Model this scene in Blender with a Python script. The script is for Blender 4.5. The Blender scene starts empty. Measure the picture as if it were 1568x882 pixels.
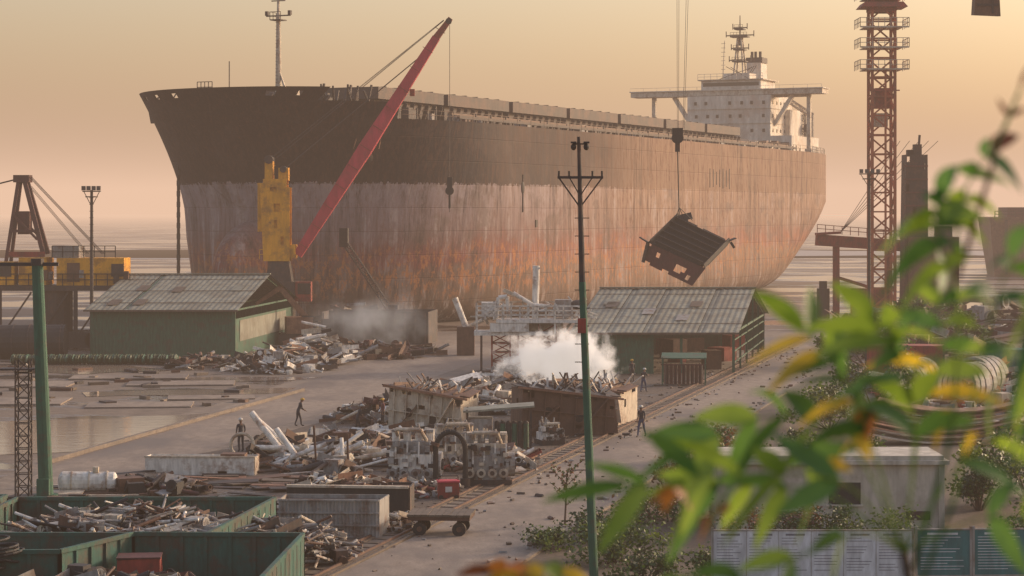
import bpy, math, random
from mathutils import Vector, Matrix, noise
random.seed(7)
R=random.Random(11)
S=bpy.context.scene
# ------------------------------------------------------------------ materials
MATS={}
def nt(name):
    m=bpy.data.materials.new(name); m.use_nodes=True
    t=m.node_tree; return m,t,t.nodes['Principled BSDF']
def N(t,typ,**k):
    n=t.nodes.new(typ)
    for a,b in k.items(): setattr(n,a,b)
    return n
def ramp(t,fac,stops):
    r=N(t,'ShaderNodeValToRGB'); e=r.color_ramp.elements
    while len(e)<len(stops): e.new(0.5)
    for el,(p,c) in zip(e,stops):
        el.position=p; el.color=(c,c,c,1) if not isinstance(c,tuple) else (*c,1)
    t.links.new(fac,r.inputs[0]); return r.outputs[0]
def mixc(t,f,a,b,mode='MIX'):
    m=N(t,'ShaderNodeMix',data_type='RGBA',blend_type=mode)
    for sock,v in ((m.inputs[0],f),(m.inputs[6],a),(m.inputs[7],b)):
        if hasattr(v,'links'): t.links.new(v,sock)
        elif isinstance(v,(int,float)): sock.default_value=v
        else: sock.default_value=(*v,1)
    return m.outputs[2]
def math_(t,op,a,b=0.0,clamp=False):
    m=N(t,'ShaderNodeMath',operation=op,use_clamp=clamp)
    for s,v in ((m.inputs[0],a),(m.inputs[1],b)):
        if hasattr(v,'links'): t.links.new(v,s)
        else: s.default_value=v
    return m.outputs[0]
def tex(t,scale,detail=4,rough=.6,sc=(1,1,1),loc=(0,0,0),out='Fac'):
    c=N(t,'ShaderNodeTexCoord'); mp=N(t,'ShaderNodeMapping')
    mp.inputs['Scale'].default_value=sc; mp.inputs['Location'].default_value=loc
    t.links.new(c.outputs['Object'],mp.inputs[0])
    n=N(t,'ShaderNodeTexNoise'); n.inputs['Scale'].default_value=scale; n.inputs['Detail'].default_value=detail
    n.inputs['Roughness'].default_value=rough
    t.links.new(mp.outputs[0],n.inputs['Vector']); return n.outputs[out]
def worn(name,col,rust=(.13,.06,.035),amt=.5,scale=1.2,rough=.7,metal=0.0,bump=.3,streak=True):
    """painted / rusted steel or generic weathered surface"""
    if name in MATS: return MATS[name]
    m,t,b=nt(name)
    n1=tex(t,scale,4,.7); n2=tex(t,scale*4,3,.6,sc=(1,1,.25) if streak else (1,1,1),loc=(3,7,1))
    f=ramp(t,n1,[(.62-amt*.35,0.0),(.72-amt*.2,1.0)])
    f=math_(t,'MULTIPLY',f,math_(t,'ADD',n2,.25,True))
    d=mixc(t,ramp(t,n2,[(.3,0.0),(.8,1.0)]),tuple(c*.62 for c in col),tuple(min(1,c*1.15) for c in col))
    c=mixc(t,f,d,rust)
    t.links.new(c,b.inputs['Base Color'])
    b.inputs['Roughness'].default_value=rough; b.inputs['Metallic'].default_value=metal
    if bump:
        bp=N(t,'ShaderNodeBump'); bp.inputs['Strength'].default_value=bump; bp.inputs['Distance'].default_value=.05
        t.links.new(n2,bp.inputs['Height']); t.links.new(bp.outputs[0],b.inputs['Normal'])
    MATS[name]=m; return m
white=worn('white_paint',(.72,.68,.62),rust=(.24,.14,.09),amt=.3)
cream=worn('cream_paint',(.55,.47,.37),rust=(.2,.11,.07),amt=.38)
housew=worn('deckhouse_white',(.64,.58,.50),rust=(.42,.32,.25),amt=.4,scale=.3)
greysteel=worn('grey_steel',(.30,.285,.27),amt=.35)
dark=worn('dark_steel',(.03,.027,.03),rust=(.08,.04,.028),amt=.45)
black=worn('black_iron',(.016,.016,.018),rust=(.04,.025,.02),amt=.3)
rust=worn('rusty_steel',(.14,.068,.042),rust=(.065,.032,.023),amt=.6)
rustl=worn('orange_rust',(.30,.15,.09),rust=(.12,.055,.035),amt=.6)
mastm=worn('tower_crane_paint',(.38,.085,.035),rust=(.14,.045,.03),amt=.4,scale=.6)
hatchm=worn('hatch_cover_paint',(.05,.038,.036),rust=(.10,.05,.035),amt=.5,scale=.4)
green=worn('green_sheet',(.025,.105,.065),rust=(.06,.05,.035),amt=.3)
greenp=worn('green_pole_paint',(.015,.10,.06),rust=(.06,.04,.03),amt=.25)
teal=worn('teal_skip_paint',(.012,.095,.075),rust=(.06,.035,.025),amt=.5)
yellow=worn('yellow_paint',(.75,.34,.015),rust=(.2,.09,.03),amt=.38,scale=.5)
redp=worn('red_crane_paint',(.50,.04,.07),rust=(.32,.05,.06),amt=.35,scale=.4)
dred=worn('dull_red_paint',(.30,.045,.032),rust=(.10,.04,.03),amt=.4)
maroon=worn('maroon_paint',(.10,.03,.03),rust=(.05,.03,.025),amt=.4)
roofm=worn('asbestos_roof',(.25,.25,.20),rust=(.13,.115,.085),amt=.5,scale=.5)
timber=worn('weathered_timber',(.14,.10,.07),rust=(.07,.05,.035),amt=.5)
wallw=worn('whitewash_wall',(.50,.45,.38),rust=(.30,.26,.21),amt=.4,scale=.6)
rubber=worn('rubber',(.02,.02,.02),amt=.1)
boardw=worn('board_white',(.58,.60,.64),rust=(.45,.46,.48),amt=.3)
boardt=worn('board_teal',(.03,.15,.16),rust=(.05,.12,.12),amt=.3)
inkm=worn('ink',(.16,.17,.21),amt=.2,bump=0)
skinm=worn('skin',(.16,.08,.05),rust=(.14,.07,.045),amt=.1,bump=0)
cl_dark=worn('dark_clothes',(.02,.022,.035),rust=(.03,.03,.035),amt=.3,bump=.1)
cl_blue=worn('blue_clothes',(.04,.06,.13),rust=(.03,.04,.08),amt=.3,bump=.1)
cl_red=worn('red_shirt',(.16,.05,.05),rust=(.1,.03,.03),amt=.3,bump=.1)
helm_y=worn('yellow_helmet',(.6,.35,.04),amt=.1); helm_w=worn('white_helmet',(.6,.58,.54),amt=.1)
lampm=worn('lamp_grey',(.08,.08,.085),amt=.3)
glassd=worn('dark_glass',(.03,.035,.04),rust=(.05,.05,.05),amt=.2,rough=.15,bump=0)

def leafmat(name,col,tr=.5,col2=None):
    m,t,b=nt(name)
    n=tex(t,9 if tr>.4 else 2.5,2)
    c=mixc(t,ramp(t,n,[(.35,0.0),(.7,1.0)]),tuple(x*.6 for x in col),col2 or tuple(x*1.3 for x in col))
    t.links.new(c,b.inputs['Base Color']); b.inputs['Roughness'].default_value=.5
    tl=N(t,'ShaderNodeBsdfTranslucent'); t.links.new(mixc(t,1.0,c,(1.0,1.0,.5),'MULTIPLY'),tl.inputs[0])
    ms=N(t,'ShaderNodeMixShader'); ms.inputs[0].default_value=tr
    t.links.new(b.outputs[0],ms.inputs[1]); t.links.new(tl.outputs[0],ms.inputs[2])
    t.links.new(ms.outputs[0],t.nodes['Material Output'].inputs[0]); return m
leafg=leafmat('near_leaf_green',(.20,.34,.06),.5,(.33,.45,.10))
leafdg=leafmat('near_leaf_deep_green',(.11,.22,.07),.5)
leafy=leafmat('near_leaf_yellow',(.65,.46,.06),.5)
leafo=leafmat('near_leaf_orange',(.45,.18,.07),.5)
leafr=leafmat('near_leaf_bronze',(.16,.06,.045),.45)
shr1=leafmat('shrub_leaf_dark',(.04,.07,.028),.25); shr2=leafmat('shrub_leaf_mid',(.07,.12,.035),.3)
shr3=leafmat('shrub_leaf_light',(.14,.19,.05),.3); shr4=leafmat('shrub_leaf_brown',(.16,.07,.05),.3)
bark=worn('bark',(.10,.065,.045),rust=(.05,.035,.025),amt=.4)

# ------------------------------------------------------------------ mesh builder
def basis(d):
    d=d.normalized(); up=Vector((0,0,1)) if abs(d.z)<.95 else Vector((0,1,0))
    x=d.cross(up).normalized(); y=x.cross(d).normalized(); return x,y,d
class B:
    def __init__(s): s.v=[];s.f=[];s.m=[];s.ms=[]
    def mi(s,m):
        if m not in s.ms: s.ms.append(m)
        return s.ms.index(m)
    def add(s,vs,fs,m):
        o=len(s.v); s.v+= [tuple(v) for v in vs]; i=s.mi(m)
        for f in fs: s.f.append(tuple(o+k for k in f)); s.m.append(i)
    def hexa(s,p,m): # p 8 pts bottom4 top4
        s.add(p,[(3,2,1,0),(4,5,6,7),(0,1,5,4),(1,2,6,5),(2,3,7,6),(3,0,4,7)],m)
    def box(s,c,d,m,rz=0,M=None):
        hx,hy,hz=d[0]/2,d[1]/2,d[2]/2
        ps=[Vector(p) for p in ((-hx,-hy,-hz),(hx,-hy,-hz),(hx,hy,-hz),(-hx,hy,-hz),(-hx,-hy,hz),(hx,-hy,hz),(hx,hy,hz),(-hx,hy,hz))]
        r=M if M else Matrix.Rotation(rz,3,'Z'); c=Vector(c)
        s.hexa([c+r@p for p in ps],m)
    def beam(s,p,q,w,h,m):
        p=Vector(p);q=Vector(q)
        if (q-p).length<1e-6: return
        x,y,d=basis(q-p); x*=w/2; y*=h/2
        s.hexa([p-x-y,p+x-y,p+x+y,p-x+y,q-x-y,q+x-y,q+x+y,q-x+y],m)
    def taper(s,p,q,w1,h1,w2,h2,m):
        p=Vector(p);q=Vector(q); x,y,d=basis(q-p)
        a,b,c,e=x*w1/2,y*h1/2,x*w2/2,y*h2/2
        s.hexa([p-a-b,p+a-b,p+a+b,p-a+b,q-c-e,q+c-e,q+c+e,q-c+e],m)
    def cyl(s,p,q,r1,m,r2=None,n=8,cap=True):
        p=Vector(p);q=Vector(q); r2=r1 if r2 is None else r2
        x,y,d=basis(q-p); vs=[];fs=[]
        for i in range(n):
            a=2*math.pi*i/n; o=x*math.cos(a)+y*math.sin(a)
            vs+= [p+o*r1,q+o*r2]
        for i in range(n):
            j=(i+1)%n; fs.append((2*i,2*j,2*j+1,2*i+1))
        if cap: fs+= [tuple(2*i for i in range(n))[::-1],tuple(2*i+1 for i in range(n))]
        s.add(vs,fs,m)
    def pipe(s,pts,r,m,n=8):
        for a,b in zip(pts,pts[1:]): s.cyl(a,b,r,m,n=n)
    def tube(s,p,q,r,m,n=12,th=.85):
        p=Vector(p);q=Vector(q);s.cyl(p,q,r,m,n=n,cap=False);s.cyl(p,q,r*th,m,n=n,cap=False)
        x,y,d=basis(q-p)
        for c in (p,q):
            vs=[];fs=[]
            for i in range(n):
                a=2*math.pi*i/n;o=x*math.cos(a)+y*math.sin(a);vs+=[c+o*r,c+o*r*th]
            for i in range(n):
                j=(i+1)%n;fs.append((2*i,2*j,2*j+1,2*i+1))
            s.add(vs,fs,m)
    def ell(s,c,r,m,nu=12,nv=8,jit=0):
        c=Vector(c);vs=[];fs=[]
        for j in range(nv+1):
            ph=math.pi*j/nv
            for i in range(nu):
                a=2*math.pi*i/nu; k=1+jit*(R.random()-.5)
                vs.append(c+Vector((r[0]*math.sin(ph)*math.cos(a)*k,r[1]*math.sin(ph)*math.sin(a)*k,r[2]*math.cos(ph)*k)))
        for j in range(nv):
            for i in range(nu):
                k=(i+1)%nu; fs.append((j*nu+i,(j+1)*nu+i,(j+1)*nu+k,j*nu+k))
        s.add(vs,fs,m)
    def lattice(s,p,q,w,bays,r,m,w2=None,rd=None):
        p=Vector(p);q=Vector(q);w2=w if w2 is None else w2; rd=rd or r*.6
        x,y,d=basis(q-p)
        def c(i,t):
            ww=(w+(w2-w)*t)/2; sx,sy=((-1,-1),(1,-1),(1,1),(-1,1))[i%4]
            return p+(q-p)*t+x*ww*sx+y*ww*sy
        for i in range(4): s.beam(c(i,0),c(i,1),r*2,r*2,m)
        for b in range(bays):
            t0,t1=b/bays,(b+1)/bays
            for i in range(4):
                s.beam(c(i,t0),c(i+1,t0),rd*2,rd*2,m)
                if b%2: s.beam(c(i,t0),c(i+1,t1),rd*2,rd*2,m)
                else: s.beam(c(i+1,t0),c(i,t1),rd*2,rd*2,m)
    def rail(s,pts,h,m,r=.04,step=2.0,rows=2):
        for a,b in zip(pts,pts[1:]):
            a=Vector(a);b=Vector(b);L=(b-a).length;n=max(1,int(L/step))
            for k in range(1,rows+1):
                z=Vector((0,0,h*k/rows)); s.beam(a+z,b+z,r*2,r*2,m)
            for i in range(n+1):
                p=a+(b-a)*i/n; s.beam(p,p+Vector((0,0,h)),r*2,r*2,m)
    def gridplate(s,A,Bq,C,D,nx,ny,skip,th,m):
        """plate with real cut-outs: quad A-B (x) , A-D (y)"""
        A,Bq,C,D=map(Vector,(A,Bq,C,D)); nrm=(Bq-A).cross(D-A).normalized()*th
        def P(i,j):
            u,v=i/nx,j/ny
            return (A*(1-u)+Bq*u)*(1-v)+(D*(1-u)+C*u)*v
        for i in range(nx):
            for j in range(ny):
                if (i,j) in skip: continue
                q=[P(i,j),P(i+1,j),P(i+1,j+1),P(i,j+1)]
                s.hexa([k for k in q]+[k+nrm for k in q],m)
    def done(s,name,loc=(0,0,0),rz=0,parent=None,smooth=False):
        me=bpy.data.meshes.new(name); me.from_pydata(s.v,[],s.f)
        for m in s.ms: me.materials.append(m)
        me.polygons.foreach_set('material_index',s.m)
        if smooth: me.polygons.foreach_set('use_smooth',[True]*len(s.f))
        me.update(); o=bpy.data.objects.new(name,me); S.collection.objects.link(o)
        o.location=loc; o.rotation_euler=(0,0,rz)
        if parent: o.parent=parent
        return o
def empty(name,loc,rz=0):
    o=bpy.data.objects.new(name,None); S.collection.objects.link(o); o.location=loc;o.rotation_euler=(0,0,rz); return o
YA=math.atan(-.265)  # rotation aligning local +y with the yard axis

# ------------------------------------------------------------------ ground
def wetmud(name,c1,c2,wet,scale=.05,sc=(1,1,1),bump=.2,lo=.45,hi=.52,gloss=.73):
    m,t,b=nt(name)
    n=tex(t,scale,6,.62,sc=sc); n2=tex(t,scale*12,5,.6,sc=sc,loc=(5,2,0)); n3=tex(t,scale*70,3,.6)
    w=ramp(t,n,[(lo,1.0),(hi,0.0)])
    c=mixc(t,ramp(t,n2,[(.3,0.0),(.7,1.0)]),c1,c2); c=mixc(t,w,c,wet); c=mixc(t,ramp(t,n3,[(.45,0.0),(.75,.5)]),c,tuple(x*.4 for x in c1))
    t.links.new(c,b.inputs['Base Color'])
    r=math_(t,'SUBTRACT',.85,math_(t,'MULTIPLY',w,gloss)); t.links.new(r,b.inputs['Roughness'])
    bp=N(t,'ShaderNodeBump'); bp.inputs['Distance'].default_value=.25
    t.links.new(math_(t,'MULTIPLY',math_(t,'SUBTRACT',1.0,w),bump),bp.inputs['Strength'])
    t.links.new(n2,bp.inputs['Height']); t.links.new(bp.outputs[0],b.inputs['Normal']); return m
mud=wetmud('tidal_mud',(.10,.07,.052),(.17,.125,.095),(.08,.06,.05),.05,sc=(.45,1.0,1),bump=.5,lo=.46,hi=.54,gloss=.7)
wet=wetmud('wet_yard_mud',(.10,.075,.058),(.20,.155,.12),(.11,.085,.07),.12,sc=(.6,1.3,1),lo=.43,hi=.49,gloss=.72)
conc=wetmud('yard_concrete',(.14,.108,.086),(.235,.19,.15),(.10,.08,.066),.10,bump=.1,lo=.34,hi=.5,gloss=.25)
roadm=wetmud('road_concrete',(.185,.145,.117),(.285,.23,.185),(.13,.10,.08),.16,sc=(1,.5,1),bump=.08,lo=.38,hi=.55,gloss=.25)
scrapg=wetmud('oily_scrap_ground',(.05,.038,.032),(.13,.095,.072),(.04,.03,.026),.4,bump=.3,lo=.36,hi=.45)
soil=wetmud('planting_soil',(.09,.065,.045),(.15,.11,.075),(.07,.05,.035),.4,bump=.3,lo=.3,hi=.35)
def sheet(name,pts,z,m,sub=0):
    b=B(); b.add([(x,y,0) for x,y in pts],[tuple(range(len(pts)))],m); return b.done(name,(0,0,z))
def jag(pts,seg=2.0,amp=.8,seed=0):
    out=[]
    for i,(x,y) in enumerate(pts):
        x2,y2=pts[(i+1)%len(pts)]; L=math.hypot(x2-x,y2-y); n=max(1,int(L/seg))
        for k in range(n):
            px,py=x+(x2-x)*k/n,y+(y2-y)*k/n
            d=noise.noise_vector(Vector((px*.35+seed,py*.2,seed)))
            out.append((px+d.x*amp,py+d.y*amp*2.2))
    return out
sheet('ground',[(-9000,-400),(9000,-400),(9000,12000),(-9000,12000)],0,mud)
m,t,b=nt('sea_water'); b.inputs['Base Color'].default_value=(.16,.135,.13,1); b.inputs['Roughness'].default_value=.45
nn=tex(t,.5,5,.65,sc=(.3,1,1)); bp=N(t,'ShaderNodeBump'); bp.inputs['Strength'].default_value=.4; bp.inputs['Distance'].default_value=.3
t.links.new(nn,bp.inputs['Height']); t.links.new(bp.outputs[0],b.inputs['Normal']); seam=m
sheet('sea_water',jag([(-8900,600),(-300,560),(-60,570),(90,720),(300,640),(8900,640)],25,14)+[(8900,11900),(-8900,11900)],.03,seam)
sheet('wet_mud_yard',jag([(-75,60),(-20,60),(-22,112),(-15,150),(-6,205),(-20,232),(-75,225)],4,.6,3),.008,wet)
sheet('yard_concrete_ground',jag([(-24,40),(60,40),(80,228),(-9,228),(-12,190),(-25,112)],5,.35,5),.016,conc)
sheet('concrete_road',[(-23.8,98),(-20,96),(-14.5,125),(-7,160),(1.5,206),(-7.5,214),(-15.6,160),(-22.6,118)],.022,roadm)
sheet('scrap_ground',jag([(-24,72),(-9,72),(4.4,122),(13,152),(14,170),(-3,172),(-9,140),(-15,118),(-20,100)],3,.7,9),.026,scrapg)
ln=lambda D,s=0: (.265*D-27+s,D)
sheet('service_road',[ln(45,.9),ln(45,6.7),ln(215,6.7),ln(215,.9)],.022,roadm)
sheet('planting_ground',[ln(45,7.0),(70,45),(70,118),(22,135),ln(150,7.0)],.022,soil)
m,t,b=nt('puddle_water'); b.inputs['Base Color'].default_value=(.26,.20,.16,1); b.inputs['Roughness'].default_value=.12
nn=tex(t,1.2,4,sc=(.5,1,1)); bp=N(t,'ShaderNodeBump'); bp.inputs['Strength'].default_value=.25; bp.inputs['Distance'].default_value=.05
t.links.new(nn,bp.inputs['Height']); t.links.new(bp.outputs[0],b.inputs['Normal']); b.inputs['IOR'].default_value=1.8; pud=m
sheet('puddle_water',jag([(-40,127),(-34,130),(-29.7,130),(-24.2,132),(-18.2,136.5),(-20.4,125),(-23.2,113.5),(-30,110),(-40,108)],1.2,.5,1),.036,pud)
sheet('puddle_water',jag([(-30,147),(-16.5,150),(-16,154),(-24,153),(-31,151)],1.2,.5,2),.036,pud)
sheet('puddle_water',jag([(-45,170),(-34,168),(-28,172),(-33,178),(-47,178)],1.2,.6,4),.036,pud)
sheet('puddle_water',jag([(-23,160),(-17,161),(-15,164),(-21,165),(-26,163)],1.2,.5,6),.036,pud)
b=B()
for s0 in (.35,-.75):
    b.beam((*ln(48,s0),.07),(*ln(215,s0),.07),.09,.14,rust)
    b.beam((*ln(48,s0),.03),(*ln(215,s0),.03),.42,.06,timber)
for k in range(170):
    d=48+k; b.box((*ln(d,-.2),.014),(1.9,.22,.07),timber,rz=YA)
b.done('crane_rail_track')
b=B(); b.beam((*ln(48,6.85),.06),(*ln(150,6.85),.06),.2,.12,conc); b.beam((*ln(48,.8),.05),(*ln(215,.8),.05),.14,.1,timber); b.done('road_kerb')
b=B()
b.beam((-24.0,108,.12),(-15.2,152,.12),.3,.22,conc)
for i,(x,y,l,w,a) in enumerate([(-25,140.5,7,4,.1),(-34,143,7,5,.05),(-21,146,6,3,.15),(-25,158,8,4,.1),(-37,157,8,5,.0),(-30,164,9,4,.08)]):
    b.box((x,y,.06+.004*i),(l,w,.1),roadm,rz=a)
for i in range(45):
    x,y=R.uniform(-42,-18),R.uniform(139,172); l=R.uniform(.4,1.6); b.box((x,y,.12),(l,R.uniform(.2,.8),.2),R.choice([conc,timber,rust,dark]),rz=R.random()*3)
b.done('concrete_slab_edge')
b=B()
for i in range(900):
    D=R.uniform(70,200); s_=R.uniform(-20,6.3) if R.random()<.5 else R.choice([R.gauss(-1.6,.5),R.gauss(1.4,.4),R.gauss(6.2,.3)])
    x=.265*D-27+s_; q=R.uniform(.03,.13); M=Matrix.Rotation(R.random()*6,3,'Z')@Matrix.Rotation(R.random(),3,'X')
    b.box((x,D,.02+q*.4),(q*R.uniform(1,4),q,q*.8),R.choice([rust,dark,timber,conc,greysteel,conc]),M=M)
b.done('loose_rubble')

# ------------------------------------------------------------------ ship
SH=empty('bulk_carrier_ship',(-29.5,237,0),math.radians(-25)+math.pi/2)
# local frame: x = aft along the keel, y = starboard(+)/port(-)
def hullmat():
    m,t,b=nt('ship_hull_paint')
    c=N(t,'ShaderNodeTexCoord'); sp=N(t,'ShaderNodeSeparateXYZ'); t.links.new(c.outputs['Object'],sp.inputs[0])
    X,Z=sp.outputs[0],sp.outputs[2]
    big=tex(t,.06,4,.6); med=tex(t,.35,5,.65,loc=(4,1,2)); st=tex(t,.8,4,.75,sc=(1.1,1.1,.06)); st2=tex(t,2.2,4,.7,sc=(1.2,1.2,.12),loc=(9,2,0))
    fine=tex(t,1.6,5,.75,sc=(1,1,.5)); blot=tex(t,.16,4,.7,sc=(1,1,1.3),loc=(2,8,5))
    zz=math_(t,'ADD',Z,math_(t,'MULTIPLY',math_(t,'SUBTRACT',st2,.5),1.5))
    aft=N(t,'ShaderNodeMapRange'); aft.inputs[1].default_value=18; aft.inputs[2].default_value=76
    t.links.new(math_(t,'ADD',X,math_(t,'MULTIPLY',math_(t,'SUBTRACT',big,.5),60)),aft.inputs[0]); A=aft.outputs[0]
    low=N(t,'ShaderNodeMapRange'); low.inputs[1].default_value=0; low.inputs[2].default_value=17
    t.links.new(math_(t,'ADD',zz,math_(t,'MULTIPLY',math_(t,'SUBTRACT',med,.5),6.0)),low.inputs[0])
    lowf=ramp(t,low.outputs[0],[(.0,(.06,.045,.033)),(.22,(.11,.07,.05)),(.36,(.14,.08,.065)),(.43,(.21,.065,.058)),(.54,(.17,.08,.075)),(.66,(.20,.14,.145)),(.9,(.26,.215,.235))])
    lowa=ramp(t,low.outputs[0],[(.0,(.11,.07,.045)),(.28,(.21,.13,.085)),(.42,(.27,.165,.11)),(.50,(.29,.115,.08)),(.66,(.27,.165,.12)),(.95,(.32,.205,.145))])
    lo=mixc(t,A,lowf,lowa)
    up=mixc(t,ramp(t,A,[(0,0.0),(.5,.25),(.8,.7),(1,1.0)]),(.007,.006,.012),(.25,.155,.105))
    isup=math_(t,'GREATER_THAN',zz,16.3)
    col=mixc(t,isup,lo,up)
    pale=math_(t,'MULTIPLY',ramp(t,st,[(.50,0.0),(.60,1.0)]),ramp(t,med,[(.40,0.0),(.58,.65)]))
    pale=math_(t,'MULTIPLY',pale,math_(t,'SUBTRACT',1.0,math_(t,'MULTIPLY',isup,.93)))
    col=mixc(t,pale,col,(.38,.32,.31))
    # grey primer blotches
    gb=math_(t,'MULTIPLY',ramp(t,blot,[(.53,0.0),(.60,.6)]),math_(t,'SUBTRACT',1.0,math_(t,'MULTIPLY',isup,.8)))
    col=mixc(t,gb,col,(.15,.115,.105))
    rs=math_(t,'MULTIPLY',ramp(t,st2,[(.47,0.0),(.58,1.0)]),ramp(t,fine,[(.38,.15),(.58,1.0)]))
    col=mixc(t,math_(t,'MULTIPLY',rs,math_(t,'ADD',math_(t,'MULTIPLY',A,.42),.42)),col,(.11,.045,.026))
    band=math_(t,'MULTIPLY',ramp(t,low.outputs[0],[(.16,0.0),(.28,1.0),(.46,1.0),(.58,0.0)]),ramp(t,fine,[(.51,0.0),(.57,.85)]))
    col=mixc(t,band,col,(.38,.15,.055))
    dk=math_(t,'MULTIPLY',ramp(t,st,[(.36,.9),(.48,0.0)]),ramp(t,fine,[(.35,1.0),(.6,.3)])); col=mixc(t,dk,col,(.04,.026,.024))
    cb=N(t,'ShaderNodeCombineXYZ'); t.links.new(X,cb.inputs[0]); t.links.new(Z,cb.inputs[1])
    bk=N(t,'ShaderNodeTexBrick'); bk.inputs['Scale'].default_value=1; bk.inputs['Brick Width'].default_value=9; bk.inputs['Row Height'].default_value=2.7
    bk.inputs['Mortar Size'].default_value=.06; bk.inputs['Mortar Smooth'].default_value=.6
    bk.inputs['Color1'].default_value=(1,1,1,1); bk.inputs['Color2'].default_value=(.84,.83,.83,1); bk.inputs['Mortar'].default_value=(.62,.57,.54,1)
    t.links.new(cb.outputs[0],bk.inputs['Vector'])
    col=mixc(t,ramp(t,med,[(.4,.2),(.6,.8)]),col,bk.outputs[0],'MULTIPLY')
    t.links.new(col,b.inputs['Base Color']); b.inputs['Roughness'].default_value=.75; b.inputs['Specular IOR Level'].default_value=.2
    bp=N(t,'ShaderNodeBump'); bp.inputs['Strength'].default_value=.5; bp.inputs['Distance'].default_value=.15
    t.links.new(math_(t,'ADD',med,math_(t,'MULTIPLY',bk.outputs['Fac'],-.4)),bp.inputs['Height']); t.links.new(bp.outputs[0],b.inputs['Normal'])
    return m
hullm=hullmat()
HB=20.0
def u0(z): return -7.0*max(0,(z-13)/13)**1.5 if z>13 else 0.0
def ue(z): return 179.0 if z>15 else 179-17*((15-z)/15)**1.4
def runf(z): return 42-1.0*z if z<10 else 32-.45*(z-10)
def wid(u,z):
    x=min(1,max(0,(u-u0(z))/runf(z))); p=2.2
    sf=(1-(1-x)**p)**(1/p)
    xa=min(1,max(0,(ue(z)-u)/(34+ (12-z if z<12 else 0))))
    wt=.63 if z>15 else .63*(z/15)**.8
    sa=wt+(1-wt)*(1-(1-xa)**2.0)**.7
    w=HB*sf*sa
    if z<3: w-=2.6*(1-math.sqrt(max(0,1-((3-z)/3)**2)))*min(1,x*3)
    return max(w,0.0)
ts=[ (i/26)**2*.22 for i in range(27)]+[.22+(.60)*(i/20) for i in range(1,21)]+[.82+.18*(i/14) for i in range(1,15)]
zs=[0,.5,1.2,2,3,4.5,6,8,10,12,13.5,15,16,17,18,19,20,21,22,23.5]
b=B(); n=len(ts)
for side in (-1,1):
    vs=[];fs=[]
    for z in zs:
        for tt in ts:
            u=u0(z)+(ue(z)-u0(z))*tt; vs.append((u,side*wid(u,z),z))
    for j in range(len(zs)-1):
        for i in range(n-1): fs.append((j*n+i,j*n+i+1,(j+1)*n+i+1,(j+1)*n+i))
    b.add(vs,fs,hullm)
vs=[];fs=[]
for z in zs: vs+=[(ue(z),-wid(ue(z),z),z),(ue(z),wid(ue(z),z),z)]
for j in range(len(zs)-1): fs.append((2*j,2*j+1,2*j+3,2*j+2))
b.add(vs,fs,hullm)
b.ell((1.5,0,6.2),(8.2,3.4,6.0),hullm,24,16)
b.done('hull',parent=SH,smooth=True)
b=B()
def arc(z,ua,ub,k=26,side=1):
    return [(u0(z)+(ub-u0(z))*(i/k)**2, side*wid(u0(z)+(ub-u0(z))*(i/k)**2,z)) for i in range(k+1)]
FZ=25.3; FE=4.0
for side in (-1,1):
    lv=[23.5,24.5,FZ]; rows=[arc(z,0,FE,30,side) for z in lv]
    vs=[(x,y,z) for z,r in zip(lv,rows) for x,y in r]; k=31
    b.add(vs,[(j*k+i,j*k+i+1,(j+1)*k+i+1,(j+1)*k+i) for j in range(2) for i in range(30)],hullm)
b.add([(FE,-wid(FE,24.5),23.5),(FE,wid(FE,24.5),23.5),(FE,wid(FE,FZ),FZ),(FE,-wid(FE,FZ),FZ)],[(0,1,2,3)],dark)
a=arc(FZ,0,FE,30,1)
vs=[(x,-y,FZ) for x,y in a]+[(x,y,FZ) for x,y in a]; b.add(vs,[(i,i+1,32+i,31+i) for i in range(30)],dark)
dk=[(u0(23.5)+(179-u0(23.5))*tt) for tt in ts]
vs=[(x,-wid(x,23.5),23.48) for x in dk]+[(x,wid(x,23.5),23.48) for x in dk]
b.add(vs,[(i,i+1,n+i+1,n+i) for i in range(n-1)],rust)
def bul(side,ub,k,holes):
    lv=[FZ,FZ+.5,FZ+1.0,FZ+1.45]; rows=[arc(z,0,ub,k,side) for z in lv]
    m_=k+1; vs=[(x,y,z) for z,r in zip(lv,rows) for x,y in r]
    inn=[(x+.12,y-side*.18 if abs(y)>.3 else y,z) for x,y,z in vs]; o=len(vs)
    fs=[]
    for j in range(3):
        for i in range(k):
            if j==1 and i in holes: continue
            fs.append((j*m_+i,j*m_+i+1,(j+1)*m_+i+1,(j+1)*m_+i)); fs.append((o+j*m_+i,o+j*m_+i+1,o+(j+1)*m_+i+1,o+(j+1)*m_+i))
    for i in range(k): fs.append((3*m_+i,3*m_+i+1,o+3*m_+i+1,o+3*m_+i))
    b.add(vs+inn,fs,hullm)
bul(1,8,44,{10,11,17,18,24,25,30,36,37,40}); bul(-1,-3.4,20,{9,10,15})
for i in range(30):
    if i%3==0:
        x,y=arc(FZ,0,FE,30,1)[i]; b.beam((x+.3,y*.97,FZ),(x+.9,y*.93,FZ+1.1),.12,.12,dark)
b.done('forecastle',parent=SH)
b=B()
hl=[(12,15),(30,16),(49,16),(68,16),(87,16),(106,16),(125,15)]
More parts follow.
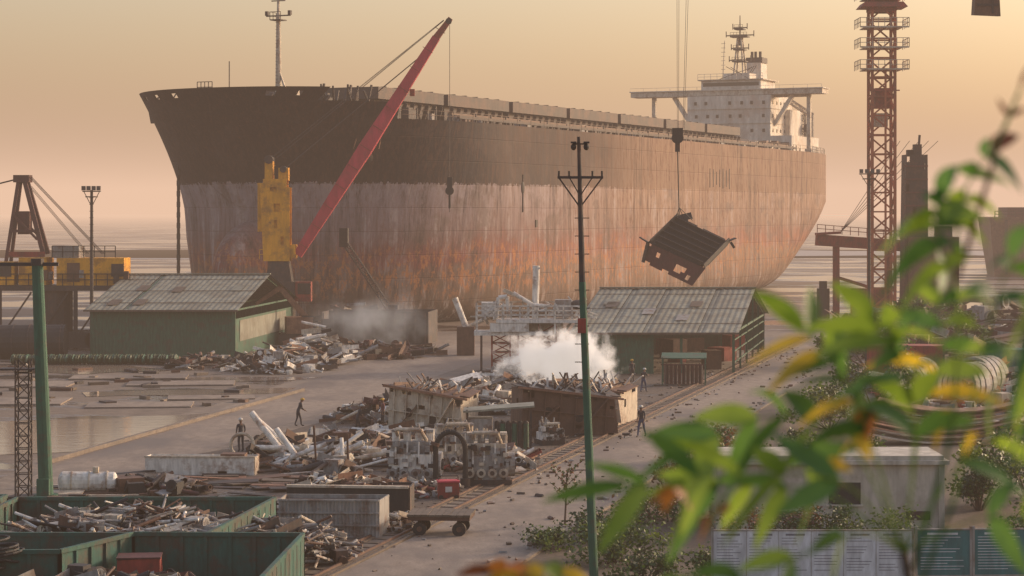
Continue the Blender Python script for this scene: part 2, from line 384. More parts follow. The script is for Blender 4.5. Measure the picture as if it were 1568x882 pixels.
for k,(u,l) in enumerate(hl):
    b.box((u+l/2,0,24.8),(l+1,19,2.7),hatchm)
    b.box((u+l/2,0,26.9),(l+1.8,20.5,1.4),hatchm)
    for i in range(5): b.box((u+l*(i+.5)/5,0,27.66),(.16,20.0,.16),dark)
    for i in range(9): b.beam((u+l*i/8,-9.6,23.5),(u+l*i/8,-10.4,26.0),.18,.5,dark)
    for i in range(3):
        xx=u+l+1.3; b.cyl((xx,-6+i*5,23.5),(xx,-6+i*5,25.2+R.random()),.4,greysteel)
    b.box((u+l+1.2,-12,24.3),(1.2,2.2,1.6),greysteel)
edge=[(x,-wid(x,23.5)+.25,23.5) for x in [5+i*4 for i in range(44)]]
b.rail(edge,1.05,rust,r=.022,step=4,rows=2)
edge2=[(x,wid(x,23.5)-.25,23.5) for x in [14+i*6 for i in range(28)]]
b.rail(edge2,1.15,rust,r=.035,step=3)
b.beam((18,-17.2,24.2),(150,-17.2,24.2),.35,.35,dark); b.beam((18,-16.2,24.6),(150,-16.2,24.6),.25,.25,rust)
for i in range(70):
    x=8+i*2.1; yy=min(17.2,wid(x,23.5)-1); b.beam((x,-yy,23.5),(x,-yy,24.2+.7*R.random()),.15,.15,dark)
    if R.random()<.4: b.box((x,-yy+2+R.random()*3,24.1),(R.uniform(.5,1.6),R.uniform(.5,1.2),R.uniform(.8,2.0)),R.choice([dark,rust,greysteel]))
for i in range(26):
    x=R.uniform(-3,6); y=R.uniform(-13,9)*min(1,.6+.06*x)
    h=R.uniform(.5,1.5); zf=FZ if x<FE-.6 else 23.5
    if R.random()<.5: b.cyl((x,y-.7,zf+h*.6),(x,y+.7,zf+h*.6),h*.55,dark,n=10); b.box((x,y,zf+.3),(1.1,1.9,.6),dark)
    else: b.cyl((x,y,zf),(x,y,zf+h),.25,R.choice([dark,rust])); b.ell((x,y,zf+h),(.4,.4,.25),dark,8,5)
for i in range(26):
    x=R.uniform(-1,3.6); y=-R.uniform(6,14); b.beam((x,y,FZ),(x+R.uniform(-1,1),y+R.uniform(-.5,.5),FZ+R.uniform(.6,2.2)),.2,.2,dark)
mp=(1.5,-2.6)
b.cyl((mp[0],mp[1],FZ),(mp[0],mp[1],35.5),.36,cream,r2=.24,n=12); b.cyl((mp[0],mp[1],35.5),(mp[0],mp[1],41),.18,cream,r2=.1)
b.box((mp[0],mp[1],34.8),(1.4,1.4,.12),dark); b.rail([(mp[0]-.7,mp[1]-.7,34.8),(mp[0]-.7,mp[1]+.7,34.8),(mp[0]+.7,mp[1]+.7,34.8)],.9,dark,r=.03,step=.7)
b.beam((mp[0],mp[1]-1.6,35.3),(mp[0],mp[1]+1.6,35.3),.14,.14,dark); b.beam((mp[0],mp[1]-.9,37),(mp[0],mp[1]+.9,37),.12,.12,dark)
for s_ in (-1.5,1.5): b.box((mp[0],mp[1]+s_,35.6),(.35,.35,.5),dark)
b.beam((mp[0],mp[1]-1.6,FZ),(mp[0],mp[1]-.1,29),.2,.2,cream); b.box((mp[0]+.8,mp[1]-1.2,FZ+.9),(1.4,1.4,1.8),cream)
for i in range(24): b.beam((mp[0]-.42,mp[1]-.15,FZ+.4*i),(mp[0]-.42,mp[1]+.15,FZ+.4*i),.03,.03,dark)
b.cyl((0,3,FZ),(0,3,30.2),.06,dark,n=6); b.rail([(-2,4,FZ+1.3),(-2,6,FZ+1.3)],1.2,dark,r=.04,step=.5)
b.done('deck_equipment',parent=SH)
# superstructure
b=B()
b.box((170,1,25.2),(17,28,3.4),housew)
b.box((168,-1,30.6),(13,16,7.5),housew)
for k,z in enumerate((27.9,30.6,33.0)):
    for i in range(7):
        if R.random()<.85: b.box((161.46,-7.8+i*2.2+R.uniform(-.2,.2),z),(.08,.5,.6),glassd)
    for i in range(5): b.box((163+i*2.3,-9.03,z),(.5,.06,.6),glassd)
for z in (29.2,31.9): b.box((161.42,-1,z),(.12,16,.08),cream); b.box((168,-9.06,z),(13,.12,.08),cream)
b.rail([(174.5,-9.6,30),(177,-9.6,30)],1.0,housew,r=.03,step=1.5)
b.box((164,0,34.9),(3.8,37,.9),cream); b.box((164,0,35.45),(4.2,37.4,.16),housew)
b.rail([(161.9,-18.5,35.5),(161.9,18.5,35.5)],.6,housew,r=.025,step=2.5,rows=1)
b.box((167,-1,36.2),(8.5,11.5,2.1),housew); b.box((162.72,-1,36.5),(.06,10.8,.7),glassd); b.box((167,-1,37.35),(9.4,12.6,.18),cream)
b.box((168,-1,38.1),(4,5,1.2),housew)
b.rail([(163,-7,37.5),(163,5.5,37.5)],1,housew,r=.03,step=1.2)
for sy in (-15.5,14.5): b.beam((164,sy,23.5),(164,sy,34.4),.7,.7,cream); b.box((164,sy,24),(1.2,1.2,1),cream)
b.beam((164,-9,29.0),(164,-12.5,34.4),.8,.7,housew); b.beam((164,7,29.0),(164,10.5,34.4),.8,.7,housew)
b.beam((164,-9,34.2),(164,-15,34.2),.5,.5,cream)
b.taper((176,-1.6,26),(176,-1.6,41.2),5,3.6,3.6,2.8,housew); b.box((176,-1.6,41.7),(3.2,3.2,1.0),dark)
for q in (-.7,.2,.9): b.cyl((176,-1.6+q,42),(176,-1.6+q,43.4),.28,dark)
b.box((174,-4.5,29),(8,11,6),housew)
mx,my=168,-1.0
for s1 in (-1,1):
    for s2 in (-1,1): b.beam((mx+s1*1.0,my+s2*1.0,37.5),(mx+s1*.35,my+s2*.35,45.5),.26,.26,cream)
b.cyl((mx,my,44),(mx,my,49.6),.2,dark,r2=.08)
for z,w in ((41,4.2),(43.2,3.4),(45.6,5.4),(47,2.8)):
    b.box((mx,my,z),(2,w*.6,.2),dark); b.beam((mx,my-w/2,z+.3),(mx,my+w/2,z+.3),.2,.2,dark); b.rail([(mx-.9,my-w*.3,z),(mx-.9,my+w*.3,z)],.8,dark,r=.03,step=.6)
    for s_ in (-.5,.5): b.cyl((mx,my+w*s_,z),(mx,my+w*s_,z+1.1),.09,dark,n=6)
for q in range(9): b.beam((mx-.8,my+3.4,38+q*.8),(mx-.8,my+2.6,38+q*.8),.08,.08,cream)
b.beam((mx,my+3.4,37.5),(mx,my+3.0,45),.12,.12,cream)
for q in range(6): b.cyl((165+q,R.uniform(-6,5),37.5),(165+q,R.uniform(-6,5),39.5+R.random()),.06,dark,n=5)
b.cyl((174,-13,27),(174,-13,31.5),.4,cream); b.lattice((174,-13,31),(171,-9.8,33.5),.7,4,.09,cream); b.lattice((178,-10,27),(178,-10,32),.9,4,.08,dark)
b.cyl((178,-11,24),(178,-11,28.5),.3,dark); b.ell((178,-11,28.8),(.9,.9,.9),dark); b.ell((178,-10.4,26.2),(1.1,1.1,1.1),dark)
for i in range(26):
    b.box((R.uniform(150,178),-R.uniform(8,12),24.3+R.random()*.6),(R.uniform(.6,2),R.uniform(.6,1.6),R.uniform(1,2.6)),R.choice([dark,rust,cream,housew]))
b.rail([(158,-18.0,23.6),(170,-15.5,23.6),(178.5,-12.0,23.6)],1.3,housew,r=.04,step=1.5,rows=3)
b.done('superstructure',parent=SH)
b=B()
z=19.5;i=0
while z>0.1:
    if i%2: b.box((2.5,11.6,z),(.16,.42,.62),black)
    else: b.box((2.5,11.6,z),(.42,.16,.62),black)
    z-=.62;i+=1
for k in range(3):
    u=1.6+k*1.1; y=-wid(u,20.5)-.08
    b.beam((u,y,20.1),(u+.35*(k%2),-wid(u+.35*(k%2),21)-.08,21.2),.16,.06,rustl)
b.beam((2.9,-wid(2.9,20.7)-.08,20.7),(3.6,-wid(3.6,20.7)-.08,20.7),.08,.16,rustl)
for k in range(7): b.box((98+k*1.5,-20.03,18.2),(.22,.05,R.uniform(2,3.2)),dark)
for uu in (34,88): b.box((uu,-20.05,11.6),(.5,.1,.9),black)
b.cyl((30,-20.0,13.0),(30,-20.0,17.6),.12,black); b.ell((30,-20.0,16),(.45,.2,.8),black)
b.ell((4.0,-13.0,19.6),(1.3,.6,1.1),dark)
b.done('hull_fittings',parent=SH)

# ------------------------------------------------------------------ sheds
def shed(name,loc,w,d,he,hr,skew,panels,mwall,open_end):
    b=B(); sk=lambda x,y,z: (x+skew*y,y,z)
    nr=int(w/.45)
    for (ya,za,yb,zb) in ((-.8,he-.15,d/2,hr),(d+.8,he-.15,d/2,hr)):
        for i in range(nr):
            x0,x1=-.5+(w+1)*i/nr,-.5+(w+1)*(i+1)/nr; xm=(x0+x1)/2
            drop=.0 if R.random()>.06 else -.06
            P=[sk(x0,ya,za+drop),sk(xm,ya,za+.04+drop),sk(x1,ya,za+drop),sk(x1,yb,zb+drop),sk(xm,yb,zb+.04+drop),sk(x0,yb,zb+drop)]
            b.add(P,[(0,1,4,5),(1,2,3,4)],roofm)
    for k in range(3):
        yy=(d/2+.8)*(k+.55)/3-.8; zz=he-.15+(hr-he+.15)*(yy+.8)/(d/2+.8)+.07
        b.beam(sk(-.5,yy,zz),sk(w+.5,yy,zz),.08,.03,rust)
    for k in range(5):
        x=R.uniform(.5,w-1.5); ya=R.uniform(0,d*.3); z0=he-.15+(hr-he+.15)*(ya+.8)/(d/2+.8)+.1; z1=he-.15+(hr-he+.15)*(ya+2.8)/(d/2+.8)+.1
        b.add([sk(x,ya,z0),sk(x+1,ya,z0),sk(x+1,ya+2,z1),sk(x,ya+2,z1)],[(0,1,2,3)],R.choice([greysteel,timber,roofm]))
    b.beam(sk(-.55,d/2,hr+.1),sk(w+.55,d/2,hr+.1),.5,.12,roofm)
    b.beam(sk(-.5,-.82,he-.2),sk(w+.5,-.82,he-.2),.08,.16,timber)
    npst=max(3,int(w/3.2))
    for i in range(npst+1):
        x=w*i/npst
        for y in (0,d): b.beam(sk(x,y,0),sk(x,y,he),.2,.2,green)
        b.beam(sk(x,0,he-.1),sk(x,d/2,hr-.12),.14,.2,green); b.beam(sk(x,d,he-.1),sk(x,d/2,hr-.12),.14,.2,green); b.beam(sk(x,0,he-.2),sk(x,d,he-.2),.12,.16,green)
    for (xa,xb,z0,z1) in panels:
        nn=int((xb-xa)/.3)
        for i in range(nn):
            x0=xa+(xb-xa)*i/nn;x1=xa+(xb-xa)*(i+1)/nn; xm=(x0+x1)/2
            b.add([sk(x0,-.12,z0),sk(xm,-.17,z0),sk(x1,-.12,z0),sk(x1,-.12,z1),sk(xm,-.17,z1),sk(x0,-.12,z1)],[(0,1,4,5),(1,2,3,4)],mwall)
        b.beam(sk(xa,-.2,z1),sk(xb,-.2,z1),.08,.1,timber)
    b.add([sk(0,d+.1,0),sk(w,d+.1,0),sk(w,d+.1,he),sk(0,d+.1,he)],[(0,1,2,3)],green)
    b.add([sk(0,0,0),sk(0,d,0),sk(0,d,he),sk(0,d/2,hr-.15),sk(0,0,he)],[(0,1,2,3,4)],green)
    if open_end:
        for y in (0,d*.2,d*.4,d*.6,d*.8,d):
            zt=he+(hr-he)*(1-abs(y-d/2)/(d/2))-.1; b.beam(sk(w,y,0),sk(w,y,zt),.16,.16,green)
        for z in (.9,1.8,2.7): b.beam(sk(w,0,z),sk(w,d,z),.09,.09,green)
    else:
        b.add([sk(w,0,0),sk(w,d,0),sk(w,d,3.4),sk(w,0,3.4)],[(0,1,2,3)],mwall)
        b.add([sk(w+.05,2,1.3),sk(w+.05,d-3,1.3),sk(w+.05,d-3,3.2),sk(w+.05,2,3.2)],[(0,1,2,3)],roofm)
    for i in range(14):
        x=R.uniform(1,w-1);y=R.uniform(2,d-2); h=R.uniform(.5,1.8)
        b.box(sk(x,y,h/2),(R.uniform(.6,2),R.uniform(.6,2),h),R.choice([rust,dark,greysteel,dred]),rz=R.random())
    return b.done(name,loc)
shed('metal_shed',(-37.7,187.5,0),12.8,25,4.4,7.0,.10,[(0,12.8,0,4.2)],green,False)
shed('metal_shed',(5.2,168,0),12.6,30,3.5,6.3,.2,[(0.2,6.2,0,3.3)],green,True)
b=B(); b.box((0,0,2.15),(3.4,2.2,.08),green,M=Matrix.Rotation(.12,3,'X')); 
for x in (-1.6,1.6):
    for y in (-1,1): b.beam((x,y,0),(x,y,2.1),.1,.1,green)
for i in range(22): b.beam((-1.6+i*.152,-1.0,0.1),(-1.6+i*.152,-1.0,1.5),.06,.05,maroon)
for i in range(9): b.cyl((-1.3+i*.32,0,0),(-1.3+i*.32,0,1.45),.13,rust if i%2 else dark,n=10); b.ell((-1.3+i*.32,0,1.45),(.13,.13,.12),dark,8,5)
b.box((0,-1,1.55),(3.4,.1,.1),maroon); b.done('gas_cylinder_rack',(13.0,158,0),YA*.4)

# ------------------------------------------------------------------ central crane (yellow mast, red boom)
b=B()
b.box((0,.4,1.0),(7.5,1.1,1.6),black); b.box((0,-3.2,1.0),(7.5,1.1,1.6),black)
for yy in (.4,-3.2):
    for s_ in (-3.6,3.6): b.cyl((s_,yy-.55,1.0),(s_,yy+.55,1.0),.85,black,n=14)
    for i in range(6): b.cyl((-2.8+i*1.1,yy-.62,.6),(-2.8+i*1.1,yy+.62,.6),.35,dark,n=10)
b.cyl((0,-1.4,1.6),(0,-1.4,3.4),1.7,dark,n=16); b.box((-1,-1.4,4.7),(5.5,3.4,2.4),dark); b.box((2.6,-2.2,4.9),(1.6,1.5,2.0),dred); b.box((2.7,-2.97,5.2),(1.3,.05,1.1),glassd)
b.taper((.1,-1.4,5.8),(0,-1.4,8.4),2.6,2.2,2.0,1.8,dark)
for yy in (-2.3,-.5):
    b.gridplate((-1.5,yy,8.0),(1.2,yy,8.0),(1.2,yy,16.4),(-1.9,yy,16.4),9,20,{(4,8),(4,9),(4,12),(5,12),(4,13),(5,13),(3,17),(4,17),(8,19),(8,18),(0,19),(6,5),(6,4)},.15,yellow)
b.box((-.3,-1.4,12),(2.0,1.6,7.6),yellow)
b.box((-1.0,-1.4,17.4),(.8,1.5,2.2),yellow); b.box((.5,-1.4,16.9),(1.0,1.5,1.3),yellow); b.box((1.0,-1.4,9.0),(1.5,1.9,1.4),yellow)
b.cyl((-1,-2.3,18.4),(-1,-.5,18.4),.45,dark,n=12); b.cyl((.5,-2.4,17.4),(.5,-.4,17.4),.35,dark,n=12)
b.box((-1.9,-1.4,13.5),(.5,1.2,5),yellow); b.rail([(-1.9,-2.4,8.2),(1.4,-2.4,8.2)],1,yellow,r=.03,step=.8)
f=Vector((1.9,-1.4,8.6)); tip=Vector((17.2,-1.4,32.6)); mid=f+(tip-f)*.45
b.taper(f,mid,1.0,.9,1.75,1.45,redp); b.taper(mid,f+(tip-f)*.93,1.75,1.45,.9,.8,redp); b.taper(f+(tip-f)*.93,tip+Vector((.4,0,.3)),.8,.7,.5,.5,dred)
for k in range(12):
    c=f+(tip-f)*(k+.5)/12; b.beam(c+Vector((-.5,-.88,.32)),c+Vector((.5,-.88,-.32)),.06,.06,dred)
b.cyl(tip+Vector((.2,-.3,0)),tip+Vector((.2,.3,0)),.32,dark,n=12); b.box(f+(tip-f)*.72+Vector((.75,0,-.6)),(.5,.6,.7),dred)
for q in range(4): b.cyl(tip+Vector((-.3,-.5+.3*q,.1)),(-1+.5*(q%2),-2+.4*q,18.4),.022,dark,n=5)
for q in range(3): b.cyl(f+(tip-f)*.82+Vector((-.3,-.5+.4*q,.4)),(.5,-2+.5*q,17.4),.022,dark,n=5)
for q in (-.2,.2): b.cyl(tip+Vector((.3,q,-.4)),(17.5,-1.4+q,16.6),.025,dark,n=5)
b.cyl((17.5,-1.4,13),(17.5,-1.4,14.5),.03,dark,n=5)
b.box((17.5,-1.4,15.8),(.55,.4,1.6),black); b.cyl((17.5,-1.7,15.2),(17.5,-1.1,15.2),.45,black,n=12); b.cyl((17.5,-1.4,13.4),(17.5,-1.4,15.0),.12,black)
b.done('crawler_crane_with_red_boom',(-23.9,216,0))

b=B(); b.box((0,0,.6),(3.6,2.6,1.0),black); b.box((0,0,1.9),(2.6,2.3,1.6),rustl); b.box((.8,-.6,2.2),(1.1,1.0,1.3),glassd)
for yy in (-1.1,1.1):
    for s_ in (-1.6,1.6): b.cyl((s_,yy-.3,.6),(s_,yy+.3,.6),.55,black,n=12)
b.taper((1,0,2.3),(-1.8,0,5.5),.5,.6,.45,.5,rustl); b.taper((-1.8,0,5.6),(-4.2,0,4.0),.45,.5,.3,.3,rustl); b.box((-4.4,0,3.5),(.6,1.1,.9),dark)
b.done('excavator',(-21.0,206,0),.2)
b=B(); b.box((0,0,.6),(3.8,2.6,1.0),black); b.box((0,0,1.9),(2.8,2.3,1.5),dark); b.box((.8,-.6,2.5),(1.1,1.0,1.4),dark)
for yy in (-1.1,1.1):
    for s_ in (-1.6,1.6): b.cyl((s_,yy-.3,.6),(s_,yy+.3,.6),.55,black,n=12)
b.lattice((.8,0,2),(-4.4,0,9.6),.5,9,.05,dark); b.box((-4.6,0,10.3),(.9,.7,2.0),black); b.done('excavator',(-13.3,222,0),-.1)

# ------------------------------------------------------------------ left crane
b=B()
for yy in (-1.8,1.8):
    b.box((0,yy,.9),(8,1.0,1.5),black)
    for s_ in (-4,4): b.cyl((s_,yy-.5,.9),(s_,yy+.5,.9),.8,black,n=12)
b.cyl((0,0,1.6),(0,0,5.6),1.6,dark,n=14); b.box((1,0,5.8),(13,3.8,.5),dark)
b.box((3.6,0,7.3),(6.4,3.4,2.7),yellow); b.box((6.2,-1.73,7.5),(1.2,.06,1.2),dark); b.box((2,-1.73,7.3),(1.2,.06,1.8),rust); b.box((1.2,0,9.2),(2.5,2.8,1.1),greysteel)
b.box((-1.9,0,7.4),(2.6,3.4,2.6),yellow); b.box((-2.4,-1.75,9),(3.4,.1,.5),dred); b.box((-4.5,-1,7.2),(1.8,1.8,2.2),yellow); b.box((-4.5,-1.93,7.5),(1.3,.06,1.2),glassd)
for yy in (-1.0,1.0):
    b.beam((-4.6,yy,8),(-3.5,yy*.5,16.0),.3,.3,maroon); b.beam((-1.0,yy,9),(-2.9,yy*.5,16.0),.4,.4,maroon); b.beam((-4.1,yy,11.2),(-1.6,yy,11.2),.25,.25,maroon); b.beam((-3.9,yy,12.8),(-1.6,yy,10.4),.2,.2,maroon)
b.box((-3.2,0,16.2),(1.5,1.5,.7),maroon); b.box((-3.0,0,12),(1.1,1.2,2.2),maroon)
for q in (-.6,0,.6):
    b.cyl((-2.8,q,16.4),(-12.5,q,14.0),.03,dark,n=5); b.cyl((-2.5,q,16.4),(4.5,q,9.0),.03,dark,n=5); b.cyl((-2.5,q,15.5),(3.0,q,9.0),.025,dark,n=5)
b.beam((-4.6,0,7),(-16,0,11.5),1.0,1.0,maroon)
b.rail([(-5.4,-1.9,6.05),(7.4,-1.9,6.05)],1.1,black,r=.04,step=1); b.rail([(0,-1.8,8.7),(6,-1.8,8.7)],1.1,black,r=.04,step=1)
for i in range(20): b.box((R.uniform(-5,7),R.uniform(-1.8,-.5),6.3+R.random()),(R.uniform(.3,.8),.5,R.uniform(.4,1.2)),R.choice([dark,dred,rust,greysteel]))
for x in (-5,-1.5,2.2,5.8): b.beam((x,-1.7,0),(x,-1.7,5.6),.35,.35,dark); b.beam((x,-1.7,1),(x+3,-1.7,5.4),.15,.15,dark)
b.done('tracked_crane',(-43.6,200,0))
b=B()
b.cyl((-6,0,1.5),(1.8,0,1.5),1.5,black,n=20); 
for k in range(6): b.cyl((-5.6+k*1.4,0,1.5),(-5.5+k*1.4,0,1.5),1.56,dark,n=20)
b.box((-4,0,.2),(.5,2.6,.4),dark); b.box((0,0,.2),(.5,2.6,.4),dark); b.done('boiler_tank',(-41.5,186,0),.05)
b=B()
for i in range(64):
    x=-7+i*.22; b.ell((x,R.uniform(-.2,.2),.45),(.2,.9,.42),shr1 if i%3 else green,8,5,.3)
b.done('green_net_bundles',(-35.6,178.5,0),.02)

# ------------------------------------------------------------------ poles
def lamp_head(b,c,w,m=lampm):
    b.box(c,(w,.5,.1),m)
    for s_ in (-.5,-.17,.17,.5): b.box((c[0]+s_*w*.85,c[1]-.25,c[2]+.28),(.34,.3,.4),m); 
b=B()
b.cyl((0.42,0,0),(0.0,0,10.6),.16,greenp,r2=.12,n=12); b.cyl((0,0,10.6),(-.12,0,15.6),.11,dark,r2=.06,n=10)
b.beam((-.85,0,14.2),(.72,0,14.2),.09,.09,dark); b.beam((-.8,0,14.18),(-.1,0,13.2),.05,.05,dark); b.beam((.68,0,14.18),(-.05,0,13.2),.05,.05,dark)
b.beam((-.45,-.06,14.2),(-.1,-.06,13.6),.04,.04,dark); b.beam((.35,-.06,14.2),(-.05,-.06,13.6),.04,.04,dark)
for x in (-.8,-.45,.35,.68): b.cyl((x,0,14.24),(x,0,14.42),.035,black,n=8)
b.beam((-.33,0,15.35),(.17,0,15.35),.05,.05,dark)
for x in (-.3,.14): b.ell((x,0,15.25),(.1,.1,.12),black,10,6); b.box((x,-.06,15.4),(.2,.2,.06),black)
for i in range(15):
    z=12.8-i*.62
    b.beam((-.26,0,z),(.24,0,z),.03,.03,dark)
b.box((-.02,-.16,9.1),(.28,.2,.5),dred)
b.done('power_pole',(2.42,72,0))
b=B()
b.cyl((.15,0,0),(-.25,0,10.6),.34,greenp,r2=.26,n=14); b.cyl((.15,0,0),(.14,0,.25),.55,greenp,n=14); b.box((.1,-.36,.6),(.55,.35,.8),greenp)
b.beam((-2.6,0,10.65),(.7,0,10.65),.14,.16,dark); b.cyl((-.25,0,10.6),(-.25,0,10.9),.3,dark)
b.lattice((-.95,.3,0),(-.95,.3,6.3),.6,11,.03,dark,rd=.02)
b.box((-1.2,.3,5.9),(1.6,1.0,.08),dark)
b.done('green_mast_pole',(-21.2,94.5,0))
def floodpost(name,loc,h,w=1.5,r=.13):
    b=B(); b.cyl((0,0,0),(0,0,h),r*1.4,dark,r2=r,n=10); b.box((0,0,h-.6),(w*.6,w*.6,.1),dark); lamp_head(b,(0,0,h-.1),w)
    b.beam((-w*.45,0,h-.1),(0,0,h-1.5),.06,.06,dark); b.beam((w*.45,0,h-.1),(0,0,h-1.5),.06,.06,dark)
    for i in range(int(h/.6)): b.beam((-.2,-.1,i*.6+.5),(.2,-.1,i*.6+.5),.04,.04,dark)
    return b.done(name,loc)
floodpost('floodlight_post',(-38.2,190,0),15.0,1.6)
floodpost('floodlight_post',(36.4,213,0),17.0,2.0)

# ------------------------------------------------------------------ tower crane
TC=(44.2,250)
b=B()
b.box((0,0,.8),(6,6,1.6),conc)
b.lattice((0,0,1.6),(0,0,52),2.7,22,.16,mastm,rd=.09)
for z in (40.6,38.4,35.0,32.6,30.0,47):
    b.box((0,0,z),(4.6,4.2,.1),cream); b.rail([(-2.9,-2.1,z),(2.9,-2.1,z)],1.1,cream,r=.035,step=.7); b.rail([(-2.9,-2.1,z),(-2.9,2.1,z)],1.1,cream,r=.035,step=.9); b.rail([(2.9,-2.1,z),(2.9,2.1,z)],1.1,cream,r=.035,step=.9)
    b.beam((-2.9,-2.1,z),(2.9,-2.1,z),.12,.18,cream)
b.lattice((0,0,37),(0,0,52),2.75,7,.2,dred,rd=.12)
b.box((0,0,26.6),(1.8,1.8,2.4),dred); b.box((-.2,0,24),(1.6,1.6,1.6),cream)
b.beam((-1.9,-1.4,27.5),(1.9,-1.4,27.5),.15,.15,dred); b.beam((.2,-1.5,2),(.2,-1.5,30),.25,.12,mastm)
b.taper((0,0,37.4),(0,0,38.0),5.5,4.4,4.5,4.0,dred)
b.cyl((0,0,52),(0,0,53.4),2.1,dark,n=16); b.box((1.8,-1.6,54.3),(2,2,2.3),cream)
b.lattice((0,0,53),(0,0,65),2.2,6,.14,dred,w2=.5)
jd=Vector((15.2-44.2,180-250,0)).normalized()
b.lattice(Vector((0,0,55))+jd*1.5,Vector((0,0,55))+jd*92,1.7,40,.12,dred,w2=1.2); b.lattice(Vector((0,0,55))-jd*1.5,Vector((0,0,55))-jd*22,1.7,9,.12,dred)
b.box(Vector((0,0,53))-jd*20,(3,3,4),conc,rz=math.atan2(jd.y,jd.x))
b.cyl((0,0,65),Vector((0,0,55.5))+jd*62,.06,dark,n=5); b.cyl((0,0,65),Vector((0,0,55.5))-jd*21,.06,dark,n=5)
L=math.hypot(15.2-44.2,70); cp=Vector((0,0,0))+jd*L
b.box(cp+Vector((0,0,53.9)),(2.2,2.2,.6),dark)
for q in (-1.05,-.75,.35,.65):
    b.cyl(cp+Vector((q,0,53.8)),cp+Vector((q*.35-.6,0,20.2)),.02,dark,n=5)
hb=cp+Vector((-.95,0,0))
b.box(hb+Vector((0,0,19.8)),(.9,.45,.9),black); b.cyl(hb+Vector((0,-.35,19.4)),hb+Vector((0,.35,19.4)),.5,black,n=14); b.box(hb+Vector((0,0,18.6)),(.4,.3,.8),dark)
b.cyl(hb+Vector((0,0,18.4)),hb+Vector((.15,0,12.7)),.05,black,n=6)
for q in (-.6,.25,.9): b.cyl(hb+Vector((.15,0,13.4)),hb+Vector((.45+q,.8,12.3)),.035,black,n=5)
b.done('tower_crane',(TC[0],TC[1],0))
# suspended hull section
b=B()
A_=Vector((-3.2,-.3,.5));B_=Vector((-.6,2.6,2.8));C_=Vector((4.1,1.6,.5));D_=Vector((1.6,-1.6,-1.7)); E_=Vector((.5,-1.3,-3.2)); F_=Vector((-3.6,.1,-1.2))
b.gridplate(A_,D_,C_,B_,10,9,{(0,8),(9,0),(9,8),(4,8)},.06,black)
nrm=(D_-A_).cross(B_-A_).normalized()
if nrm.z<0: nrm=-nrm
for k in range(6):
    v=(k+.4)/6; p=A_*(1-v)+B_*v; q=D_*(1-v)+C_*v; p=p+(q-p)*R.uniform(0,.12); q=q-(q-p)*R.uniform(0,.14)
    b.beam(p-nrm*.28,q-nrm*.28,.06,.55,black); b.beam(p+nrm*.16,q+nrm*.16,.05,.28,black); b.beam(p+nrm*.3,q+nrm*.3,.18,.04,dark)
for k in (0.04,.97): 
    p=A_+(D_-A_)*k; q=B_+(C_-B_)*k; b.beam(p+nrm*.2,q+nrm*.2,.08,.4,black)
b.gridplate(A_,D_,E_,F_,16,8,{(9,3),(10,3),(9,4),(10,4),(11,3),(11,4),(9,5),(10,5),(3,2),(3,3),(13,5),(13,6),(0,0),(0,7),(1,7),(6,7),(7,7)},.06,maroon)
b.beam(A_,F_,.15,.3,dark); b.gridplate(B_,B_+Vector((1.3,-.3,.3)),B_+Vector((1.5,-.7,-.5)),B_+Vector((-.3,-.5,-.8)),4,3,{(3,2)},.06,black); b.beam(C_,C_+Vector((.3,0,-.5)),.3,.2,black)
b.beam(A_,A_+Vector((-.7,.2,.45)),.5,.1,black); b.beam(C_+Vector((-.2,0,.1)),C_+Vector((.4,.2,.35)),.6,.08,black)
b.done('suspended_hull_section',(14.9,180,9.9))
b=B(); b.hexa([Vector(p) for p in ((-1.2,-.6,-.9),(1.1,-.6,-1.0),(1.1,.6,-.9),(-1.2,.6,-.8),(-1.1,-.6,.9),(1.0,-.6,.8),(1.0,.6,.8),(-1.1,.6,.9))],rust)
b.box((0,-.63,0),(1.9,.06,.2),dark); b.box((.4,-.64,0),(.15,.06,1.5),dark)
for q in (-.8,.8): b.cyl((q,0,.85),(0,0,5),.04,dark,n=5)
b.cyl((0,0,5),(0,0,34),.05,dark,n=5); b.done('suspended_counterweight',(41.3,182,31.0))

# ------------------------------------------------------------------ right background group
b=B()
b.beam((-5.5,0,9.6),(6,0,8.8),1.2,1.4,dred); b.beam((-5.5,0,10.3),(-2.5,0,10.5),1.8,.3,dred); b.beam((-3,0,9),(-3,0,0),.75,.75,dred); b.beam((3.5,0,8.5),(3.5,0,0),.75,.75,dred); b.beam((5.8,3,8.5),(5.8,3,0),.6,.6,dred)
b.cyl((-4.6,0,0),(-4.6,0,3.6),.8,black,n=12); b.cyl((-4.6,0,3.6),(-4.6,0,4.5),.5,black,n=12); b.beam((-3,0,5),(3.5,0,3),.4,.4,dred); b.box((1,0,1.8),(4,3,3.6),dred); b.rail([(-5.4,-.5,10.5),(5.8,-.5,9.6)],1,dred,r=.04,step=1)
for q in range(5): b.cyl((-2.5,0,10.5),(6+q*1.2,6,22),.035,dark,n=5)
b.done('red_gantry',(43,258,0))
b=B()
b.gridplate((-1.5,-1.5,0),(1.4,-1.5,0),(1.3,-1.5,20),(-1.2,-1.5,20),6,22,{(0,21),(5,20),(5,21),(2,14),(4,9),(0,17)},.1,dark); b.gridplate((1.4,-1.5,0),(1.4,1.5,0),(1.3,1.5,20),(1.3,-1.5,20),5,20,{(2,18)},.1,dark); b.gridplate((-1.4,1.5,0),(1.4,1.5,0),(1.3,1.5,19),(-1.2,1.5,19),6,18,set(),.1,dark); b.gridplate((-1.5,-1.5,0),(-1.5,1.5,0),(-1.2,1.5,20),(-1.2,-1.5,20),5,20,{(2,18)},.1,dark)
b.box((.3,-.6,20.6),(.9,1.2,1.3),dark); b.box((-.5,0,20.2),(.7,1,.8),black); b.beam((.5,-.6,21),(.6,-.6,22.4),.25,.25,dark)
